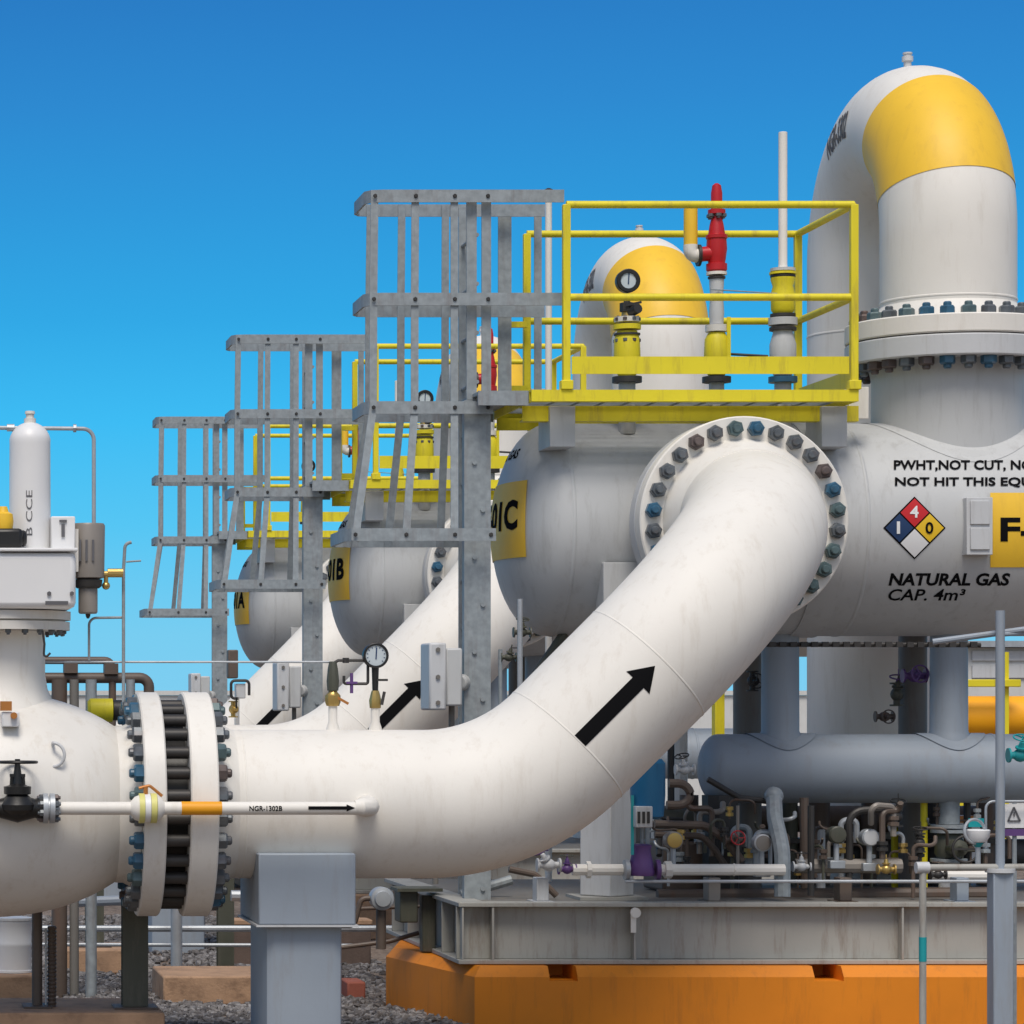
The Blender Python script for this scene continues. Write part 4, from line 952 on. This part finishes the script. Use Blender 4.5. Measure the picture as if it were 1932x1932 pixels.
hand_valve("brown valve with red wheel among the curved brown pipes", U(1385, 1585, 18.3), X3, Vector((0, -1, .2)), .055, BRWN, RED)
hand_valve("pale small valve on the level drain pipe behind the grey riser", U(1512, 1635, 18.3), X3, Z3, .05, LGREY, DARK)
hand_valve("tan valve with brass lever left of the slim supply pipe", U(1672, 1640, 18.3), X3, Z3, .05, BRASS, BRWN, wh=False)
hand_valve("dark valve hanging at the top of the left support leg", U(1420, 1285, 19.2), Z3, Vector((0, -1, 0)), .06, DARK, DARK)
hand_valve("white and dark valve on the pipe at the drum's rounded end", U(1292, 1452, 18.5), X3, Vector((-.3, -.3, 1)), .055, LGREY, DARK)
hand_valve("blue-green valve at the right edge beside the drum", U(1925, 1425, 18.3), X3, Vector((0, -.4, 1)), .07, TEAL, TEAL)
hand_valve("small yellow tagged valve low on the right of the skid", U(1770, 1650, 18.2), X3, Z3, .045, DARK, BRWN)
# big grey gate valve hanging from the drum
bgv = thing("gate_valve", "big grey gate valve standing upright below the right end of the drum", "valve", (UX(1790, 19.0), 19.0, .72))
xg = UX(1790, 19.0); zg = lambda v: VZ(v, 19.0)
for nm, mt, prf in (("upper_spool", GALV, [(1.3, .065), (zg(1555), .065)]), ("flange", GALV, ring(zg(1562), .11, .02)), ("flange", GALV, ring(zg(1571), .11, .02)),
                    ("body", GRN, [(zg(1573), .07), (zg(1585), .085), (zg(1610), .085), (zg(1618), .07)]), ("flange", GALV, ring(zg(1626), .11, .02)), ("lower_spool", LGREY, [(zg(1627), .06), (.72, .06)])):
    MB().lathe((xg, 19.0, 0), Z3, prf, 28).build(nm, mt, bgv)
MB().lathe((xg, 19.0, zg(1598)), -Y3, [(.08, .05), (.2, .05), (.21, .02), (.3, .015)], 16).build("bonnet", GRN, bgv)
b = MB(); b.torus((xg, 18.7, zg(1598)), Y3, .08, .008, 24, 8); b.bar((xg - .08, 18.7, zg(1598)), (xg + .08, 18.7, zg(1598)), .012, .008, Z3); b.build("handwheel", DARK, bgv)
for dx in (-.135, .13): MB().cyl((xg + dx, 19.05, .72), (xg + dx, 19.05, 1.32), .022, 10).build("guide_rod", DARK if dx > 0 else YEL, bgv)
# control valve with blue actuator
cv = thing("control_valve", "control valve with blue actuator and purple body under the sloping pipe", "valve", (UX(1210, 18.0), 18.0, .72))
xc = UX(1222, 18.0); zc = lambda v: VZ(v, 18.0)
MB().lathe((xc, 18.0, 0), Z3, [(zc(1545), .06), (zc(1540), .09), (zc(1500), .10), (zc(1440), .10), (zc(1432), .08)], 28).build("actuator", BLUE, cv)
b = MB(); b.box(UX(1198, 17.9), UX(1230, 17.9), 17.88, 17.96, zc(1560), zc(1520)); ps = b.build("positioner", LGREY, cv, bevel=.006)
b = MB()
for k in range(3): b.box(UX(1201 + 9 * k, 17.9), UX(1206 + 9 * k, 17.9), 17.872, 17.879, zc(1552), zc(1530))
b.build("dial_slots", DARK, ps)
b = MB()
for dx in (-.05, .03): b.bar((UX(1212, 18) + dx, 18, zc(1545)), (UX(1212, 18) + dx, 18, zc(1600)), .02, .02, X3)
b.cyl((UX(1211, 18), 18, zc(1545)), (UX(1211, 18), 18, zc(1600)), .01, 8); b.build("yoke", GALV, cv)
MB().lathe((UX(1210, 18), 18.0, 0), Z3, [(zc(1652), .07), (zc(1645), .078), (zc(1630), .068), (zc(1605), .052), (zc(1595), .06), (zc(1592), .04)], 24).build("body", PURP, cv)
b = MB(); b.bar((UX(1193, 17.95), 17.95, zc(1500)), (UX(1193, 17.95), 17.95, zc(1612)), .016, .012, X3); b.build("teal_strip", TEAL, cv)
f = MB()
for u in (1182, 1240): f.lathe((UX(u, 18), 18, zc(1641)), X3, ring(-.012, .06, .024), 20).build("flange", GALVL if u < 1200 else PURP, cv); f = MB()
# square column under the sloping pipe
sc_ = thing("square_column", "light grey square column set cornerwise under the sloping pipe", "column", (UX(1145, 18.45), 18.45, .72))
b = MB(); h = .112; xx = UX(1145, 18.45)
rot = [(xx + h * math.sqrt(2) * math.cos(a), 18.45 + h * math.sqrt(2) * math.sin(a)) for a in [rad(-95 + 90 * k) for k in range(4)]]
b.prism(rot, .735, 2.0); b.build("shaft", LGREY, sc_, bevel=.006)
MB().box(xx - .2, xx + .2, 18.26, 18.66, .7155, .733).build("base_plate", SGREY, sc_)
# pipes
def run(label, pts, Y, r, mat, bend=.06, nm="process_pipe", extra=None): return tubing(label, pts, Y, r, mat, bend, "pipe", nm, None, extra)
run("white level drain pipe running along the front of the skid deck", [(1080, 1641), (1480, 1641)], 18.05, .033, WHITE, extra=fit((1110, 1641, 18.05, .05, .012), (1260, 1641, 18.05, .05, .02), (1385, 1641, 18.05, .037, .004)))
run("thin grey level rail just above the skid beam", [(1180, 1663), (1990, 1663)], 17.97, .010, GALVL)
riser = run("grey riser pipe with rounded top left of the drum's middle", [(1460, 1500, 18.35), (1462, 1545, 18.25), (1476, 1605, 18.12), (1476, 1692, 18.1)], 18.1, .047, GALV, .22)
MB().ball(U(1460, 1502, 18.35), .056, 18).build("pipe_cap", GALV, riser)
run("tan level pipe behind the thin rail in the skid middle", [(1500, 1634), (1700, 1634)], 18.5, .043, INST)
run("brown pipe curving down from under the drum's rounded end", [(1235, 1555), (1330, 1557), (1365, 1580), (1400, 1625)], 18.35, .025, BRWN, .12)
run("second brown pipe below and parallel to the curving one", [(1235, 1575), (1325, 1577), (1350, 1605), (1372, 1640)], 18.45, .02, BRWN, .1)
run("brown hooked pipe below the small pale valve", [(1262, 1478), (1303, 1478), (1303, 1519), (1258, 1519)], 18.3, .026, BRWN, .075)
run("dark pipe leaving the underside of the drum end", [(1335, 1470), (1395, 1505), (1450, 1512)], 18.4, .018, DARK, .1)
run("black bent pipe arching under the drum's middle", [(1601, 1690), (1603, 1590), (1600, 1530), (1690, 1526)], 18.5, .022, DARK, .09)
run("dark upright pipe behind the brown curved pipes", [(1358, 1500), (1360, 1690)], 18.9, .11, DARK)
run("thin purple-grey upright tube beside the dark upright pipe", [(1392, 1520), (1392, 1640)], 18.3, .010, INST)
run("dark green slanting pipe beside the vessel's lower left end", [(948, 1370), (1010, 1275), (1065, 1195)], 18.9, .03, GRN, .1)
run("slim pale green upright tube left of the vessel end", [(981, 1130), (981, 1320)], 18.25, .016, GALVL)
run("dark slim upright tube just left of the dark green instrument valve", [(944, 1225), (944, 1360)], 18.4, .012, GALV)
run("dark thin cable tray line crossing under the vessel", [(1440, 1216), (1850, 1217)], 18.35, .014, DARK, extra=lambda b: [b.box(UX(1450 + 20 * k, 18.33), UX(1462 + 20 * k, 18.33), 18.31, 18.33, VZ(1221, 18.33), VZ(1211, 18.33)) for k in range(20)])
run("cream level pipe right of the slim supply pipe", [(1760, 1652), (1880, 1652)], 18.3, .03, CREAM)
run("brown level pipe low behind the thin rail", [(1240, 1690), (1900, 1686)], 18.6, .04, BRWN)
run("white upright pipe behind the drum's rounded end", [(1283, 1360), (1283, 1520)], 20.2, .05, WHITE)
run("dark thin upright beside the white upright pipe", [(1266, 1350), (1266, 1640)], 19.2, .022, DARK)
run("dark thin upright pipe right of the grey riser", [(1530, 1520), (1530, 1690)], 18.3, .020, DARK)
run("brown thin upright pipe between riser and tan pipe", [(1517, 1505), (1519, 1690)], 18.7, .028, BRWN)
run("white slim upright pipe far right of the riser", [(1548, 1560), (1548, 1690)], 19.3, .03, LGREY)
run("brown twin conduit at the left of the skid deck", [(960, 1640), (1010, 1650), (1050, 1690)], 18.4, .02, BRWN, .08)
run("grey flat conduit on the left end of the skid", [(870, 1688), (965, 1660)], 18.6, .03, GALV)
for i, (u, m, lab) in enumerate(((1343, INST, "small tan bracket under the white drain pipe"), (1020, LGREY, "small grey bracket under the purple wheeled valve"), (1590, BRWN, "small brown bracket under the tan level pipe"), (1810, BGREY, "small blue-grey bracket under the cream level pipe"))):
    r_ = thing("pipe_bracket", lab, "bracket", (UX(u, 18.1), 18.1, .7155), "brackets on the skid deck")
    b = MB(); x = UX(u, 18.1); b.box(x - .035, x + .035, 18.04, 18.16, .7255, .86); b.build("upright", m, r_, bevel=.004)
    MB().box(x - .06, x + .06, 18.0, 18.2, .7157, .725).build("foot", m, r_)
pk = thing("pump_housing", "dark brown pump housing behind the brown curved pipes", "pump", (UX(1300, 19.2), 19.2, .7155))
b = MB(); b.box(UX(1235, 19.2), UX(1370, 19.2), 19.0, 19.5, .72, VZ(1585, 19.2)); b.build("base_box", BRWN, pk, bevel=.02)
MB().lathe(U(1240, 1560, 19.25), X3, [(0, .06), (.01, .13), (.38, .13), (.40, .09), (.5, .05)], 28).build("motor", GRN, pk)
yt = thing("yellow_marker_post", "yellow marker post below the drum beside the black wheel valve", "post", (UX(1690, 19.6), 19.6, .7155))
MB().box(UX(1683, 19.6), UX(1700, 19.6), 19.58, 19.62, .716, VZ(1560, 19.6)).build("shaft", YEL, yt, bevel=.004)
MB().box(UX(1678, 19.6), UX(1705, 19.6), 19.55, 19.65, VZ(1560, 19.6) + .001, VZ(1557, 19.6)).build("cap", YEL, yt)
wc = thing("white_control_box", "small white control box under the drum beside the eyewash bowl", "box", U(1835, 1600, 19.5))
MB().box(UX(1800, 19.5), UX(1850, 19.5), 19.5, 19.7, VZ(1625, 19.5), VZ(1540, 19.5)).build("case", SWHT, wc, bevel=.01)
MB().box(UX(1803, 19.5), UX(1847, 19.5), 19.49, 19.499, VZ(1552, 19.5), VZ(1530, 19.5) - .03).build("label_plate", COPR, wc)
MB().box(UX(1815, 19.5), UX(1835, 19.5), 19.55, 19.65, .716, VZ(1626, 19.5)).build("stand", GALV, wc)

mf = thing("dark_fill_pipes", "added thick dark brown pipes that darken the space behind the drum", "manifold", (UX(1500, 20.0), 20.0, .7155))  # dark mass of invented pipes, added to darken the background under the drum
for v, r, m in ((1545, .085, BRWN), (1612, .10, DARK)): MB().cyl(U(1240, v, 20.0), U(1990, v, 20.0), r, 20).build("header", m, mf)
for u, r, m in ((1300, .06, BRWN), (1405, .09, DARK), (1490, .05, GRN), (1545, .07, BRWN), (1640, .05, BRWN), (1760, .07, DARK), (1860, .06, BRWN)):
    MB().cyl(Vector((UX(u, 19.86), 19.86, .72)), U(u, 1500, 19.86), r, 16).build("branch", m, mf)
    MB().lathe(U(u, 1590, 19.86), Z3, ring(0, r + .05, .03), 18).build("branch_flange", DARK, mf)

tb = thing("instrument_tubing", "tangle of thin brown and pale instrument tubes with small fittings under the drum", "tubing", (UX(1400, 18.6), 18.6, .7155))
r2 = random.Random(11)
for k in range(44):
    u = 1262 + 640 * (k / 44) ** 1.25 + r2.uniform(-8, 8); Y = r2.uniform(18.25, 19.1); v0 = r2.uniform(1505, 1610); v1 = v0 + r2.uniform(35, 110); du = r2.choice((-1, 1)) * r2.uniform(18, 60)
    m = r2.choice((BRWN, GALV, INST, BRWN, DARK, GRN, BRWN, GALVL)); rr = r2.choice((.007, .009, .012, .018))
    if abs(u - 1790) < 45: Y = 19.0
    P = [U(u, v1, Y), U(u, v0, Y), U(u + du, v0 + r2.uniform(-4, 4), Y + r2.uniform(-.1, .1)), U(u + du, v0 + r2.choice((-15, r2.uniform(25, 45))), Y)]
    b = MB(); b.tube(fillet(P, .035, 5), rr, 8)
    t_ = b.build("tube", m, tb)
    c = P[0].lerp(P[1], r2.uniform(.2, .8))
    MB().lathe(c, Z3, [(-.03, rr), (-.028, rr + .016), (-.008, rr + .016), (-.006, rr + .006), (.006, rr + .006), (.008, rr + .016), (.028, rr + .016), (.03, rr)], 8).build("coupling", r2.choice((BRASS, GALV, DARK, BRWN, DARK)), t_)
def trans(label, u, v, Y, body, face):
    r_ = thing("pressure_transmitter", label, "transmitter", U(u, v, Y)); c = U(u, v, Y)
    MB().lathe(c, -Y3, [(-.06, .03), (-.05, .05), (.03, .052), (.035, .045)], 20).build("housing", body, r_)
    MB().lathe(c, -Y3, [(.0355, .044), (.04, .044), (.042, .03)], 20).build("cover", face, r_)
    MB().cyl(c - Z3 * .045, c - Z3 * .15, .016, 10).build("neck", GALVL, r_)
    MB().box(c.x - .045, c.x + .045, c.y - .03, c.y + .03, c.z - .20, c.z - .152).build("manifold_block", GALVL, r_, bevel=.004)
trans("pale round transmitter just right of the curved brown pipes", 1437, 1590, 18.25, LGREY, INST)
trans("dull green round transmitter left of the black bent pipe", 1578, 1575, 18.4, GRN, GRN)
trans("grey round transmitter below the middle of the drum", 1640, 1580, 18.45, GALVL, LGREY)
trans("tan round transmitter beside the control valve's blue actuator", 1270, 1585, 18.2, INST, BRASS)

lw = thing("low_wall", "low dark brown concrete wall behind the rail pipes left of the orange plinth", "wall", (UX(560, 22.2), 22.2, 0))
MB().box(UX(432, 22.2), UX(700, 22.2), 22.2, 22.4, 0, .30).build("panel", paint("dark_concrete", (.12, .085, .07), .85, .2, dirt=(.05, .035, .03), dirt_amt=.6, scale=5, bump=.1), lw, bevel=.01)
MB().box(UX(430, 22.2), UX(702, 22.2), 22.18, 22.42, .301, .34).build("coping", CONC, lw, bevel=.008)

hand_valve("brass valve with black lever just right of the flange pair", U(440, 1338, 23.8), Z3, Vector((.2, -1, 0)), .06, BRASS, BLK, wh=False)
im = thing("instrument_manifold", "small pale instrument manifold with dark bent tube above the brass valve", "manifold", U(452, 1325, 23.8))
MB().box(UX(444, 23.8), UX(462, 23.8), 23.75, 23.85, VZ(1318, 23.8), VZ(1290, 23.8)).build("block", LGREY, im, bevel=.008)
b = MB(); b.tube(fillet([U(450, 1318, 23.74), U(436, 1318, 23.74), U(436, 1284, 23.74), U(470, 1284, 23.74), U(470, 1312, 23.74)], .03, 5), .011, 8); b.build("tube", DARK, im)
b = MB(); b.box(UX(430, 23.9), UX(449, 23.9), 23.88, 24.0, VZ(1280, 23.9), VZ(1226, 23.9)); b.build("dark_box", BRWN, im, bevel=.01)
MB().cyl(U(447, 1290, 23.95), U(447, 1370, 23.95), .02, 10).build("riser", WHITE, im)
